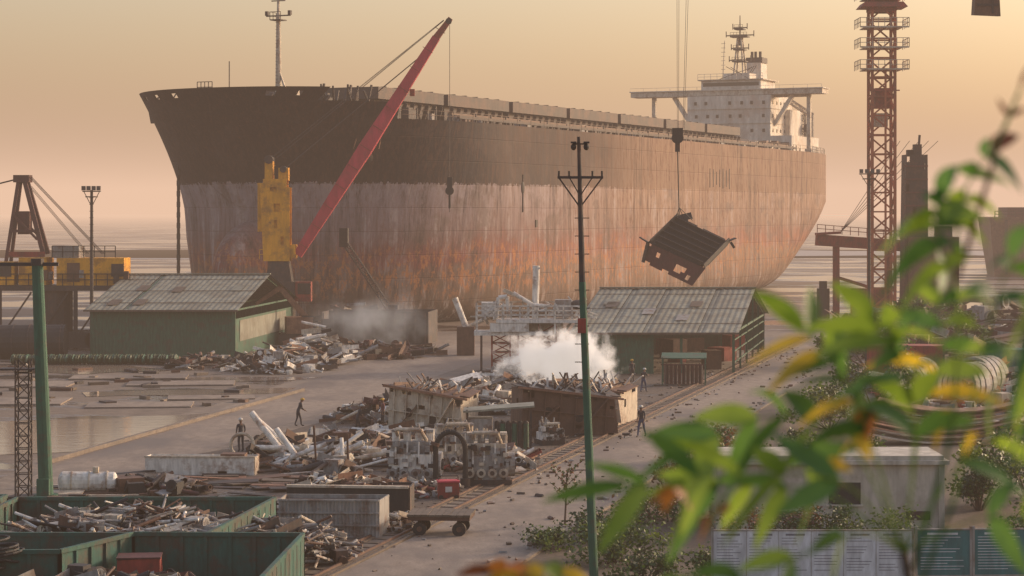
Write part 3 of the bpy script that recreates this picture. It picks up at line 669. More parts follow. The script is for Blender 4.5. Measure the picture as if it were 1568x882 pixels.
for k in range(12): b.box((-.05,-1.6,1+k*1.6),(2.9,.2,.2),maroon)
b.box((2,0,5),(6,5,10),rust); b.box((3.6,0,10.6),(1.6,3,1.4),dark); b.done('upright_hull_section',(49.0,255,0))
b=B()
b.hexa([Vector(p) for p in ((-16,0,0),(60,-6,0),(60,20,0),(-13,20,0),(-17,0,12),(62,-6,12.6),(62,20,12.6),(-15,20,12))],rust)
b.box((-8,6,13),(10,8,2),maroon); b.box((2,6,13.2),(5,8,3.4),dark); b.box((20,6,14),(20,9,5),rust); b.rail([(-16,0,12),(60,-6,12.5)],1.2,dark,r=.08,step=4)
for k in range(10): b.box((-14+k*7,-1.2-k*.45,6),(.5,.4,11),dark)
b.done('beached_ship_hull',(113,420,0))
def scrap(name,loc,rx,ry,h,n,mats,pl=1.0,kinds=(.4,.3,.3),rz=0,pipe_r=(.05,.16)):
    b=B()
    for i in range(n):
        a=R.random()*6.283; rr=math.sqrt(R.random()); x=rx*rr*math.cos(a); y=ry*rr*math.sin(a); z=h*(1-rr)*R.uniform(.3,1)+.12
        m=R.choice(mats); k=R.random(); L=pl*R.uniform(.5,1.6); an=R.random()*6.283; el=R.uniform(-.3,.45)
        d=Vector((math.cos(an)*math.cos(el),math.sin(an)*math.cos(el),math.sin(el)))*L*.5; c=Vector((x,y,max(z,abs(d.z)+.06)))
        if k<kinds[0]:
            r_=R.uniform(*pipe_r)
            if r_>.1: b.tube(c-d,c+d,r_,m,n=10)
            else: b.cyl(c-d,c+d,r_,m,n=7)
        elif k<kinds[0]+kinds[1]*.5:
            M=Matrix.Rotation(an,3,'Z')@Matrix.Rotation(R.uniform(-.5,.5),3,'X')@Matrix.Rotation(R.uniform(-.3,.3),3,'Y')
            w=L*.5; p=[M@Vector(q) for q in ((-L*.5,-w*.5,0),(L*.5,-w*.4,0),(L*.45,w*.5,0),(-L*.42,w*.5,0))]
            lift=max(0,-min((c+q).z for q in p)+.03); c=c+Vector((0,0,lift)); p=[c+q for q in p]; nn=Vector((0,0,.05))
            b.hexa(p+[q+nn for q in p],m)
            if R.random()<.5: b.beam((p[0]+p[3])/2+Vector((0,0,.12)),(p[1]+p[2])/2+Vector((0,0,.12)),.05,.2,m)
        elif k<kinds[0]+kinds[1]:
            s_=L*.3; b.box(c,(s_*1.3,s_,s_),m,rz=an); b.cyl(c-d*.5,c+d*.5,s_*.35,R.choice(mats),n=10); b.cyl(c+d*.45,c+d*.5,s_*.5,m,n=10)
        else:
            w=R.uniform(.1,.3)*pl; x_,y_,_=basis(d)
            b.beam(c-d,c+d,w,.03,m); b.beam(c-d+y_*w*.5,c+d+y_*w*.5,.03,w,m)
    return b.done(name,loc,rz)
mixm=[rust,dark,greysteel,greysteel,rustl,white,white,cream,cream,dred]; lightm=[white,white,white,cream,greysteel,greysteel,rustl,dark]; darkm=[dark,black,rust,rust,maroon,greysteel]
scrap('scrap_metal_pile',(50,225,0),16,18,4,260,darkm,3.2)
scrap('scrap_metal_pile',(38,190,0),9,14,2.2,200,darkm+[rustl],2.4)
scrap('scrap_metal_pile',(34,150,0),9,12,2.0,220,mixm,2.0)
scrap('scrap_metal_pile',(-19.5,175,0),4.6,8,2.0,190,lightm+[rust,dark],1.5,rz=.1)
scrap('scrap_metal_pile',(-17.2,182,0),4.2,6,3.2,170,lightm+[dark],1.6)
scrap('scrap_metal_pile',(-26,176,0),3.4,5,1.2,60,darkm+[cream],1.4)
scrap('scrap_metal_pile',(-14,190,0),8,7,1.6,110,darkm,2)
scrap('scrap_metal_pile',(-44,168,0),9,6,.8,30,darkm,1.6)
b=B()
b.gridplate((-5.2,0,0),(5.2,0,0),(5.2,0,3.2),(-5.2,0,3.4),14,4,{(0,3)},.12,black); b.gridplate((5.2,0,0),(6.0,6,0),(6.0,6,3.2),(5.2,0,3.2),6,4,set(),.1,dark); b.gridplate((-5.2,0,0),(-4.5,6,0),(-4.5,6,3.2),(-5.2,0,3.2),6,4,set(),.1,dark); b.gridplate((-4.5,6,0),(6,6,0),(6,6,3.2),(-4.5,6,3.2),6,4,set(),.1,dark)
for k in range(11): b.box((-5+k*1,-.12,1.6),(.12,.14,3.1),dark)
b.done('steel_bulkhead_section',(-13.5,205,0),.02)
scrap('scrap_metal_pile',(-16,214,0),7,5,4.5,140,darkm+[rustl,cream],2.4)

# ------------------------------------------------------------------ white superstructure wreck w/ red lattice
b=B()
b.box((-1.2,0,3.1),(6.4,3.2,.3),white); b.box((1,0,4.1),(7.2,3.6,.25),white); b.box((1.4,1,3.6),(3,1.6,.9),cream)
for x in (-4.2,-2,0,2.2,4.3): b.beam((x,-1.6,3.1),(x,-1.6,5.6),.14,.14,white); b.beam((x,1.6,3.1),(x,1.6,5.3),.14,.14,white)
b.rail([(-4.2,-1.7,4.25),(4.3,-1.7,4.25)],1.1,white,r=.05,step=.7,rows=3); b.rail([(-4.2,1.7,4.25),(4.3,1.7,4.25)],1.3,cream,r=.05,step=.9)
b.lattice((-2.2,0,0),(-2.2,0,3.0),1.5,4,.07,dred); b.lattice((0,0,0),(0,0,3.0),1.6,4,.07,dred); b.lattice((1.6,.3,0),(1.6,.3,3.8),1.4,5,.07,dred)
b.cyl((.6,0,4.1),(.7,0,8.6),.28,white,n=12); b.box((.7,0,8.4),(.6,.5,.15),white); b.pipe([(-2.6,-.6,4.2),(-2.4,-.6,6.0),(-1.7,-.6,6.1),(-1.6,-.6,4.4)],.17,white)
b.pipe([(-1.2,-.9,6.4),(.4,-.9,5.4),(1.8,-.9,5.3)],.16,white); b.beam((-2,0,6.6),(.3,0,5.6),.25,.3,cream); b.beam((3,0,3.1),(4.8,0,5.9),.2,.2,white)
b.box((-3.2,0,5.0),(1.2,1.6,1.2),white); b.box((2.9,.4,5.1),(1.3,1.7,1.4),greysteel); b.ell((4.1,0,5.4),(.6,.6,.4),dark); b.box((-1.6,-1.5,3.6),(3,.5,.7),white)
b.beam((-3.8,-1.5,0),(-3.8,-1.5,3.1),.18,.18,dark); b.beam((4,-1.5,0),(4,-1.5,4),.18,.18,dark)
for i in range(60):
    p=Vector((R.uniform(-4,5),R.uniform(-1.7,1.7),R.uniform(4.2,5.4))); d=Vector((R.uniform(-1,1),R.uniform(-.5,.5),R.uniform(-.5,.8)))
    b.beam(p,p+d,R.uniform(.05,.22),R.uniform(.05,.18),R.choice([white,cream,greysteel,white]))
b.done('dismantled_deckhouse_frame',(1.3,172,0))
scrap('scrap_metal_pile',(1.2,158,0),4.5,6,2.2,170,lightm+[rust],1.6)
scrap('scrap_metal_pile',(-2.5,140,0),4.5,7,2.4,240,lightm+[rust,dark],1.5)
b=B(); b.tube((0,0,2.6),(-1.0,0,5.2),.28,white); b.tube((-.5,.5,2.2),(1.6,.5,3.2),.2,cream); b.box((0,0,1.3),(1.6,1.4,2.6),rust); b.done('bent_vent_pipe',(-4.2,190,0))

# ------------------------------------------------------------------ cut hull blocks
def hullblock(name,loc,w,d,h,rz,m,holes,top,tilt=(0,0)):
    b=B()
    b.gridplate((-w/2,-d/2,0),(w/2+.3,-d/2,0),(w/2,-d/2,h*.86),(-w/2,-d/2,h*1.08),16,11,holes,.06,m)
    b.gridplate((w/2,-d/2,0),(w/2,d/2,0),(w/2,d/2,h*.9),(w/2,-d/2,h*.86),10,8,{(3,4),(3,5),(7,7),(8,7),(0,7)},.06,m)
    b.gridplate((-w/2,d/2,0),(w/2,d/2,0),(w/2,d/2,h*.9),(-w/2,d/2,h*.95),6,4,set(),.06,m)
    b.gridplate((-w/2,-d/2,0),(-w/2,d/2,0),(-w/2,d/2,h*.95),(-w/2,-d/2,h*1.08),6,4,{(2,2)},.06,m)
    b.gridplate((-w/2-.35,-d/2-.35,h*1.12),(w/2+.5,-d/2-.3,h*.88),(w/2+.3,d/2,h*.94),(-w/2-.1,d/2,h*1.0),9,7,{(8,0),(0,6),(4,6),(5,6),(8,6)},.07,top)
    for k in range(6):
        x=-w/2+w*(k+.4)/6; zt=h*(1.08-.22*(k+.4)/6); b.beam((x,-d/2-.1,.05),(x+.1,-d/2-.1,zt*.97),.05,.22,m)
        b.beam((x,-d/2,zt+.18),(x,d/2,h*.98+.1),.05,.24,top)
    b.beam((-w/2,-d/2-.14,h*.6),(w/2,-d/2-.14,h*.45),.16,.05,m); b.beam((-w/2-.3,-d/2-.3,h*1.11),(w/2+.5,-d/2-.3,h*.88),.12,.12,rustl)
    b.beam((w*.1,-d/2-.3,h*.05),(w*.42,-d/2-.25,h*.9),.5,.06,m); b.beam((-w*.45,-d/2-.5,.1),(-w*.1,-d/2-.2,h*.7),.35,.05,rust)
    for q,(cx,cz) in enumerate(((-.22,.55),(.12,.42))): 
        for k in range(12):
            a0=6.283*k/12;a1=6.283*(k+1)/12; b.beam((w*cx+.3*math.cos(a0),-d/2-.08,h*cz+.3*math.sin(a0)),(w*cx+.3*math.cos(a1),-d/2-.08,h*cz+.3*math.sin(a1)),.08,.05,m)
        b.cyl((w*cx,-d/2-.075,h*cz),(w*cx,-d/2-.02,h*cz),.27,black,n=14)
    for k in range(40):
        p=Vector((R.uniform(-w/2,w/2),R.uniform(-d/2,d/2),h)); b.beam(p,p+Vector((R.uniform(-.8,.8),R.uniform(-.4,.4),R.uniform(.1,.8))),.12,.06,R.choice([rust,cream,white,greysteel,dark]))
    o=b.done(name,loc,rz); o.rotation_euler=(tilt[0],tilt[1],rz); return o
e1={(0,10),(3,10),(4,10),(9,10),(15,10),(14,10),(15,9),(15,0),(12,4),(12,5),(13,5),(0,0),(1,0),(6,7),(7,7)}
e2={(0,10),(1,10),(1,9),(7,10),(11,10),(12,10),(15,8),(4,5),(4,6),(5,6),(15,0),(14,0),(9,2)}
hullblock('cut_ship_section',(-4.6,122,0),4.2,4.3,2.7,-.22,cream,e1,rust,(0,.02))
hullblock('cut_ship_section',(2.9,124,0.03),5.4,5.3,2.5,.12,rust,e2,dark,(0,.03))
hullblock('cut_ship_section',(5.0,130,0),4.5,4,2.3,-.35,cream,e1,rust,(0,0))
b=B(); b.box((0,0,2.55),(3.8,2.2,.1),roofm,M=Matrix.Rotation(-.08,3,'Y'))
for x in (-1.7,1.7): 
    for y in (-.9,.9): b.beam((x,y,0),(x,y,2.5),.1,.1,dark)
for i in range(6): b.cyl((-.1+i*.31,-.6,0),(-.1+i*.31,-.6,1.75),.145,green if i%2 else dark,n=12); b.ell((-.1+i*.31,-.6,1.75),(.145,.145,.15),dark,8,6)
for i in range(6): b.cyl((-.1+i*.31,-.1,0),(-.1+i*.31,-.1,1.7),.145,dark,n=12)
b.box((-1.0,0,1.0),(1.3,1.6,2.0),greysteel); b.done('gas_cylinder_shelter',(-.7,112,0))
def engine(name,loc,rz,w,h,d,m,m2):
    b=B()
    b.box((0,0,.15),(w*1.05,d*1.05,.3),dark); b.box((0,0,h*.33),(w*.92,d*.85,h*.5),m)
    b.box((0,.02,h*.66),(w*.8,d*.62,h*.26),m2)
    for k in range(4):
        x=-w*.36+w*.24*k
        b.cyl((x,0,h*.78),(x,0,h*.95),w*.085,m,n=10); b.box((x,0,h*.97),(w*.15,d*.3,.12),m2); b.cyl((x-.04,-d*.44,h*.25),(x-.04,-d*.50,h*.25),w*.10,m2,n=12); b.cyl((x-.04,-d*.50,h*.25),(x-.04,-d*.52,h*.25),w*.05,dark,n=10)
        b.box((x,-d*.36,h*.64),(w*.14,.16,h*.16),greysteel); b.beam((x+.1,-d*.45,h*.42),(x+.1,-d*.4,h*.8),.07,.07,white)
    b.cyl((-w*.46,-d*.35,h*.52),(w*.46,-d*.35,h*.52),.10,m2,n=8); b.cyl((w*.44,-.05,h*.38),(w*.60,-.05,h*.38),h*.23,m,n=18); b.cyl((w*.60,-.05,h*.38),(w*.63,-.05,h*.38),h*.1,dark,n=12)
    b.pipe([(-w*.3,-d*.2,h*.9),(-w*.3,-d*.5,h*1.02),(w*.2,-d*.5,h*1.02),(w*.3,-d*.2,h*.8)],.09,cream)
    for k in range(40):
        p=Vector((R.uniform(-w*.48,w*.48),-d*.44,R.uniform(.3,h*.8))); b.box(p,(R.uniform(.08,.3),R.uniform(.06,.22),R.uniform(.08,.3)),R.choice([m,m2,dark,dark,greysteel,rust]))
    for k in range(8):
        p=Vector((R.uniform(-w*.4,w*.4),R.uniform(-d*.3,d*.3),h*.9)); b.cyl(p,p+Vector((R.uniform(-.2,.2),0,R.uniform(.1,.5))),.05,m2,n=6)
    return b.done(name,loc,rz)
engine('marine_engine',(-4.7,99.5,0),-.1,2.3,2.7,1.8,white,greysteel)
engine('marine_engine',(-1.2,100,0),.05,2.2,2.5,1.8,greysteel,cream)
engine('marine_engine',(-2.9,106,0),.3,2.2,2.3,1.6,cream,greysteel)
engine('marine_engine',(2.1,117,0),.3,1.3,1.2,1.3,white,greysteel)
b=B(); pts=[Vector((-.7*math.cos(a),0,1.8+.85*math.sin(a))) for a in [math.pi*k/10 for k in range(11)]]; pts=[Vector((-.7,0,.4))]+pts+[Vector((.7,0,.4))]
b.pipe(pts,.13,black,n=10); b.cyl((-.7,0,.0),(-.7,0,.45),.24,dark,n=12); b.cyl((.7,0,.0),(.7,0,.45),.24,dark,n=12); b.cyl((-.75,0,2.0),(-.7,0,2.15),.22,rust,n=12); b.done('bent_exhaust_pipe',(-2.9,98.6,0))
b=B(); b.box((0,0,.4),(.95,.7,.7),dred); b.box((0,0,.79),(1.02,.78,.07),redp); b.box((0,-.37,.45),(.3,.04,.25),white)
for s_ in (-.35,.35): b.cyl((s_,-.4,.1),(s_,.4,.1),.1,black,n=10)
b.pipe([(-.45,0,.8),(-.45,0,1.02),(.45,0,1.02),(.45,0,.8)],.025,dark); b.done('red_generator_box',(-2.9,95.0,0),.1)
scrap('scrap_metal_pile',(-5.3,97.0,0),3.0,2.6,.6,130,mixm,.8)
scrap('scrap_metal_pile',(-1.5,108,0),3.0,5,1.2,130,mixm,1.1)
scrap('scrap_metal_pile',(-7.5,132,0),4,6,1.5,130,darkm+[cream,white],1.4)
b=B(); b.gridplate((-2.7,-.6,0),(2.7,-.6,0),(2.7,-.6,.9),(-2.7,-.6,.95),12,4,{(8,0)},.05,white); b.gridplate((2.7,-.6,0),(2.7,.7,0),(2.7,.7,.9),(2.7,-.6,.9),3,3,set(),.05,cream); b.gridplate((-2.7,.7,0),(2.7,.7,0),(2.7,.7,.9),(-2.7,.7,.9),3,3,set(),.05,white); b.gridplate((-2.7,-.6,0),(-2.7,.7,0),(-2.7,.7,.9),(-2.7,-.6,.95),3,3,set(),.05,white)
b.box((0,0,.82),(5.3,1.2,.05),cream); b.box((0,-.65,.93),(5.5,.08,.08),cream); b.box((1.6,0,.95),(1.2,.9,.18),rust); b.done('white_steel_trough',(-15.4,103.8,0),-.03)
b=B()
def pr(cx,cy,z0,L,az,el,r,m):
    d=Vector((math.cos(az)*math.cos(el),math.sin(az)*math.cos(el),math.sin(el)))*L; p=Vector((cx,cy,z0)); b.tube(p,p+d,r,m,n=12)
pr(-1.9,0,.3,3.2,2.7,.8,.17,white); pr(-1.2,.4,.2,3.2,2.8,.65,.17,white); pr(-3.8,0,.9,6.2,.1,-.02,.14,white); pr(-4.0,1,.6,5.0,-.12,.06,.12,cream); pr(-.3,-1,.2,3.0,.6,.5,.11,white)
pr(-1.0,-1.6,.2,2.4,2.6,.8,.15,white); pr(.2,-1,.15,3.5,-.1,.2,.13,cream); pr(-3.6,-1.5,.2,2.6,.5,.1,.16,white); pr(-2,-.6,.5,4,.5,.05,.12,white); pr(.2,.8,.3,3,.2,.15,.1,rustl); pr(1.1,-2,.1,1.6,1.8,1.1,.1,white); pr(-.4,-.6,.2,2.8,-.3,.4,.14,white); pr(-2.6,-1.8,.2,3.0,.2,.35,.12,white)
pts=[Vector((-4.3+.6*math.cos(a),.2,1.0+.6*math.sin(a))) for a in [6.283*k/16 for k in range(17)]]; b.pipe(pts,.09,cream)
b.beam((-.2,-2.6,0),(-.35,-2.6,2.3),.1,.1,rust); b.beam((1.4,-2.8,0),(1.35,-2.8,1.9),.1,.1,rust)
b.done('white_pipe_stack',(-9.6,107.5,0))
scrap('scrap_metal_pile',(-9.8,108.5,0),4.3,5,.9,170,[white,cream,greysteel,rust,dark,dark],1.4,kinds=(.65,.15,.2))
scrap('scrap_metal_pile',(-6.5,118,0),5,4,.9,130,[rust,dark,greysteel,white,white],1.5)
scrap('scrap_metal_pile',(-10,114,0),4,3,.8,90,[rust,dark,dark,cream],1.6)
b=B()
for i in range(120):
    D=R.uniform(84,103); X=-24+(D-84)*.2+R.random()*14.5; l=R.uniform(1,3.6); w=R.uniform(.25,1.2); a=R.gauss(.1,.35); z=.05+.1*R.random()+i*.0006
    b.box((X,D,z),(l,w,.05),R.choice([rust,dark,dark,greysteel,rustl,timber,cream]),M=Matrix.Rotation(a,3,'Z')@Matrix.Rotation(R.uniform(-.05,.05),3,'Y')@Matrix.Rotation(R.uniform(-.06,.06),3,'X'))
b.done('scrap_plates')
b=B(); b.cyl((-1.2,0,.55),(1.1,0,.5),.5,white,n=18); b.ell((-1.2,0,.55),(.25,.5,.5),white); b.ell((1.1,0,.5),(.2,.5,.5),white); b.box((1.7,.2,.4),(1.2,1.4,.7),rust,rz=.4); b.cyl((.3,-.1,1.0),(.3,-.1,1.25),.15,cream)
for k in (-.8,0,.8): b.cyl((k-.04,0,.53),(k+.04,0,.53),.53,cream,n=18)
b.done('steel_tank',(-19.5,96.5,0),.1)
scrap('scrap_metal_pile',(-16.5,97.0,0),2.4,1.6,.8,50,darkm,1.2)
def skip(name,pts,h,rim=.14):
    b=B(); n=len(pts)
    for i in range(n):
        x0,y0=pts[i]; x1,y1=pts[(i+1)%n]
        b.beam((x0,y0,h),(x1,y1,h),rim,rim,teal)
        L=math.hypot(x1-x0,y1-y0); k=max(2,int(L/.8))
        b.gridplate((x0,y0,0),(x1,y1,0),(x1,y1,h),(x0,y0,h),k,3,set(),.05,teal)
        for j in range(k+1):
            px,py=x0+(x1-x0)*j/k,y0+(y1-y0)*j/k; b.beam((px,py,0),(px,py,h-.08),.12,.12,teal)
    b.add([(x,y,.06) for x,y in pts],[tuple(range(n))],dark)
    return b.done(name)
skip('green_scrap_skip',[(-19.5,71.4),(-10.4,71.4),(-9.1,80.3),(-19.0,80.3)],2.0)
skip('green_scrap_skip',[(-18.5,60),(-7.6,60),(-7.1,71.0),(-12.9,71.2),(-14.6,67.5),(-18.5,67.2)],2.05)
skip('green_scrap_skip',[(-27,71),(-20.2,71),(-19.6,81.0),(-27,81)],2.0)
pm=[white,cream,cream,greysteel,greysteel,greysteel,rust,dark,dark]
scrap('scrap_pipe_heap',(-13.9,76.0,1.2),4.2,3.6,1.2,520,pm,1.4,kinds=(.92,.04,.04),pipe_r=(.03,.07))
scrap('scrap_pipe_heap',(-9.6,76.8,.9),2.8,2.6,1.0,300,pm,1.2,kinds=(.94,.03,.03),pipe_r=(.025,.065))
scrap('scrap_pipe_heap',(-7.2,79.0,0),1.3,2.6,1.2,130,pm,1.0,kinds=(.9,.05,.05),pipe_r=(.03,.07))
scrap('scrap_metal_pile',(-13.5,66,.5),4.5,4.0,1.1,300,darkm+[cream],1.2)
b=B()
for k in range(16):
    r_=R.uniform(.5,.95); c=Vector((R.uniform(-.5,.5),R.uniform(-.4,.4),.9+.06*k)); tl=R.uniform(-.3,.3)
    b.pipe([c+Vector((r_*math.cos(a),r_*math.sin(a),r_*math.cos(a)*tl)) for a in [6.283*q/16 for q in range(17)]],.045,black,n=5)
b.done('cable_coil',(-17.0,67.5,.6)) 
b=B(); b.hexa([Vector(p) for p in ((-.7,-.5,0),(.7,-.5,0),(.75,.5,0),(-.7,.5,0),(-.7,-.5,1.1),(.7,-.5,1.15),(.7,.5,1.1),(-.7,.5,1.1))],dred); b.box((0,-.52,.6),(1.3,.06,.08),rust); b.box((0,0,1.16),(1.45,1.05,.05),maroon); b.done('red_steel_box',(-12.4,69.6,.4),.1)
b=B()
for k in range(27):
    x=-2+4*k/27; b.add([(x,-.75,0),(x+.074,-.8,0),(x+.148,-.75,0),(x+.148,-.75,1.5),(x+.074,-.8,1.5),(x,-.75,1.5)],[(0,1,4,5),(1,2,3,4)],greysteel)
for z in (.02,.5,1.0,1.5): b.box((0,-.83,z),(4.05,.06,.07),greysteel)
b.gridplate((2,-.75,0),(2.2,1,0),(2.2,1,1.5),(2,-.75,1.5),4,3,set(),.05,greysteel); b.gridplate((-2,1,0),(2.2,1,0),(2.2,1,1.5),(-2,1,1.5),4,3,set(),.05,greysteel); b.gridplate((-2,-.75,0),(-2,1,0),(-2,1,1.5),(-2,-.75,1.5),4,3,set(),.05,greysteel); b.box((0,.1,1.2),(3.8,1.5,.3),dark)
b.done('corrugated_steel_bin',(-7.3,84.3,0),-.05)
b=B(); b.gridplate((-2.6,0,0),(2.6,0,0),(2.6,0,1.3),(-2.6,0,1.35),10,3,{(2,1)},.06,black); b.beam((-2.6,0,1.35),(2.6,0,1.3),.25,.1,cream); b.gridplate((2.6,0,0),(2.6,2.5,0),(2.6,2.5,1.2),(2.6,0,1.3),4,3,set(),.06,dark); b.gridplate((-2.6,2.5,0),(2.6,2.5,0),(2.6,2.5,1.2),(-2.6,2.5,1.2),4,3,set(),.06,dark); b.box((0,1.2,1.0),(5,2.3,.2),rust); b.done('rusty_steel_box_girder',(-7.0,89,0),-.03)
scrap('scrap_metal_pile',(-7.5,91.5,.9),2.3,1.4,.6,90,[rustl,rust,cream,white,dark],.8)
scrap('scrap_metal_pile',(-4.7,86.5,0),.6,2.0,.6,40,[greysteel,cream,rust],.5)
# cart
b=B()
for k in range(9): b.box((-1.15+k*.287,0,.83+.006*(k%3)),(.27,1.9,.09),timber)
b.box((0,-.85,.73),(2.5,.12,.16),rust); b.box((0,.85,.73),(2.5,.12,.16),rust)
for x in (-1.2,1.2): b.box((x,0,.73),(.1,1.6,.16),rust)
for x in (-.8,.8):
    b.cyl((x,-.7,.28),(x,.7,.28),.05,dark)
    for y in (-.66,.66): b.cyl((x,y-.09,.28),(x,y+.09,.28),.28,rubber,n=18); b.cyl((x,y-.11,.28),(x,y+.11,.28),.11,rust,n=12); b.beam((x,y*.9,.3),(x,y*.9,.7),.1,.12,dark)
b.done('flatbed_cart',(-2.85,84.6,0),-.1)

# ------------------------------------------------------------------ right side buildings, boards, plates
b=B()
b.box((0,1.6,1.35),(9.3,3.2,2.7),wallw); b.box((0,1.6,2.78),(9.7,3.7,.16),wallw); b.box((0,1.6,2.95),(9.3,3.3,.18),wallw)
b.box((-1.8,-.03,.6),(1.0,.06,.35),dark); b.box((3.6,-.03,.6),(1.0,.06,.35),dark); b.box((.6,-.03,1.5),(1.3,.06,.9),glassd); b.box((.6,-.07,1.02),(1.5,.14,.07),wallw)
for x in (-4.55,4.55): b.box((x,-.06,1.35),(.24,.12,2.7),wallw)
b.done('white_single_storey_building',(13.0,85.5,0),0)
def board(name,loc,w,h,m,rz,bl):
    b=B(); b.box((0,0,2.05-h/2),(w,.05,h),m)
    for x in (-w/2,w/2): b.beam((x,0,0),(x,0,2.15),.08,.08,greysteel)
    for z in (2.05,2.05-h): b.box((0,-.01,z),(w+.06,.08,.05),greysteel)
    cols=int(w/1.15)
    for c in range(cols):
        x0=-w/2+.15+c*(w-.2)/cols; cw=(w-.2)/cols-.18
        b.box((x0+cw/2,-.029,1.9),(cw*.7,.008,.07),bl)
        for r_ in range(12):
            if R.random()<.12: continue
            z=1.78-r_*.1; 
            if z<2.05-h+.06: break
            l=cw*R.uniform(.5,1); b.box((x0+l/2,-.029,z),(l,.008,.02),bl)
        if c: b.box((x0-.1,-.03,2.05-h/2),(.02,.01,h),greysteel)
    return b.done(name,loc,rz)
board('notice_board',(10.35,72,0),6.9,1.7,boardw,0,inkm)
board('safety_sign_board',(14.9,72.2,0),1.9,1.6,boardt,.03,boardw); board('safety_sign_board',(16.9,72.3,0),1.9,1.6,boardt,.03,boardw)
b=B()
for k in range(9):
    for s_ in range(14):
        a0=s_/14;a1=(s_+1)/14
        def P(a,y): 
            x=-4+8.2*a; return Vector((x+k*.1,y+k*.3+2.2*math.sin(a*1.4),.1+k*.16+1.5*(1-math.sin(a*3.0))*.45+.25*math.sin(k)))
        y=-2.0; p=[P(a0,y),P(a1,y),P(a1,y+2.4),P(a0,y+2.4)]
        b.hexa(p+[q+Vector((0,0,.06)) for q in p],rustl if k%3 else cream)
b.done('curved_hull_plates',(23.6,117,0),-.25)
scrap('scrap_metal_pile',(27,128,0),6,6,1.3,140,mixm,1.8)
b=B()
for k,(x,y,r_) in enumerate([(0,0,1.5),(3.4,1,1.4),(6.6,2,1.5),(9.5,3,1.4),(1.5,5,1.3),(5,6,1.4)]):
    for q in range(3): b.tube((x-1.1+q*.75,y,r_),(x-.55+q*.75,y,r_),r_,greysteel,n=22,th=.88)
b.done('steel_ring_sections',(30,139,0),.9)
b=B(); b.box((0,0,1.3),(6.1,2.4,2.5),dred)
for k in range(20): b.box((-2.9+k*.305,-1.23,1.3),(.12,.07,2.3),dred)
for k in (-3,3): b.box((k,-1.2,1.3),(.16,.16,2.6),dark)
b.done('red_container',(31,165,0),-.2)
b=B(); b.box((0,0,1.3),(6.1,2.4,2.5),boardt)
for k in range(20): b.box((-2.9+k*.305,-1.23,1.3),(.12,.07,2.3),boardt)
for k in (-3,3): b.box((k,-1.2,1.3),(.16,.16,2.6),dark)
b.done('teal_container',(39,160,0),-.1)

# ------------------------------------------------------------------ plants
def foliage(name,loc,rx,ry,h,n,ls,mats,clumps=12,trunk=True,flat=False):
    b=B(); cs=[]
    for i in range(clumps):
        a=R.random()*6.283; rr=math.sqrt(R.random())*.85
        cs.append((Vector((rx*rr*math.cos(a),ry*rr*math.sin(a),h*R.uniform(.30,.9)*(1-.35*rr))),R.uniform(.22,.42)*min(1.6,(rx+ry+h)/3),R.choice(mats)))
    if trunk:
        for c,r_,m in cs: 
            q=c*.5+Vector((0,0,-.05*h)); q.z=max(q.z,.1)
            b.cyl((c.x*.12,c.y*.12,0),q,.05*h*.35,bark,r2=.025*h*.35,n=6); b.cyl(q,c,.022*h*.35,bark,r2=.008,n=5)
    for i in range(n):
        c,r_,m=cs[i%clumps]
        v=Vector((R.gauss(0,1),R.gauss(0,1),R.gauss(0,.8)))*r_*.62
        p=c+v; 
        if p.z<.05: p.z=.05+R.random()*.2
        d=Vector((R.gauss(0,1),R.gauss(0,1),R.gauss(-.2,.6))).normalized(); sd=d.cross(Vector((R.gauss(0,1),R.gauss(0,1),R.gauss(0,1)))).normalized()
        l=ls*R.uniform(.6,1.4); w=l*.28
        mm=m if R.random()<.7 else R.choice(mats)
        b.add([p,p+d*l*.5+sd*w,p+d*l,p+d*l*.5-sd*w],[(0,1,2,3)],mm)
    return b.done(name,loc)
gm=[shr1,shr1,shr2,shr2,shr3]; bm_=[shr1,shr2,shr4,shr1]
foliage('shrub',(4.0,83,0),1.6,1.3,1.5,1900,.17,gm)
foliage('shrub',(1.2,80.5,0),1.1,.9,1.0,1200,.15,gm)
foliage('shrub',(3.9,77.5,0),2.0,1.6,1.6,2200,.17,gm)
foliage('shrub',(6.6,88,0),2.2,2,1.9,2200,.18,gm+[shr4])
foliage('shrub',(8.6,97,0),2.0,3,2.4,2200,.2,bm_)
foliage('shrub',(10.3,108,0),2.0,3,2.2,1700,.22,bm_)
foliage('shrub',(12.0,98,0),2.4,3,2.4,2200,.22,gm+[shr4])
foliage('shrub',(15.4,104,0),3,3,2.6,2200,.22,gm)
foliage('shrub',(7.2,73.3,0),1.4,1,1.3,1500,.15,gm)
foliage('shrub',(9.8,80.5,0),2.0,1.0,2.2,2200,.16,bm_)
foliage('shrub',(13.3,80.5,0),2.2,1.0,2.1,2000,.16,gm)
foliage('shrub',(4.6,72.5,0),1.5,1,1.2,1500,.15,gm)
foliage('small_tree',(20.3,91,0),2.4,2.0,3.2,3000,.2,gm)
foliage('small_tree',(22.8,84,0),2.4,2.0,2.8,2600,.2,gm)
foliage('small_tree',(19.6,79,0),1.8,1.6,2.2,2000,.18,gm)
foliage('small_tree',(23.5,95,0),3,2.4,3.8,2600,.22,gm)
foliage('small_tree',(24,139,0),4,4,5.0,2600,.3,[shr1,shr2,shr1,shr3])
foliage('small_tree',(30,176,0),5,5,5.2,2600,.35,[shr1,shr2,shr2])
foliage('small_tree',(40,200,0),6,5,6.0,2600,.4,[shr1,shr2,shr2])
foliage('small_tree',(19.0,125,0),3,3,3.2,1800,.25,[shr1,shr2,shr3])
b=B(); b.cyl((0,0,0),(.1,0,2.2),.05,bark,r2=.02,n=6)
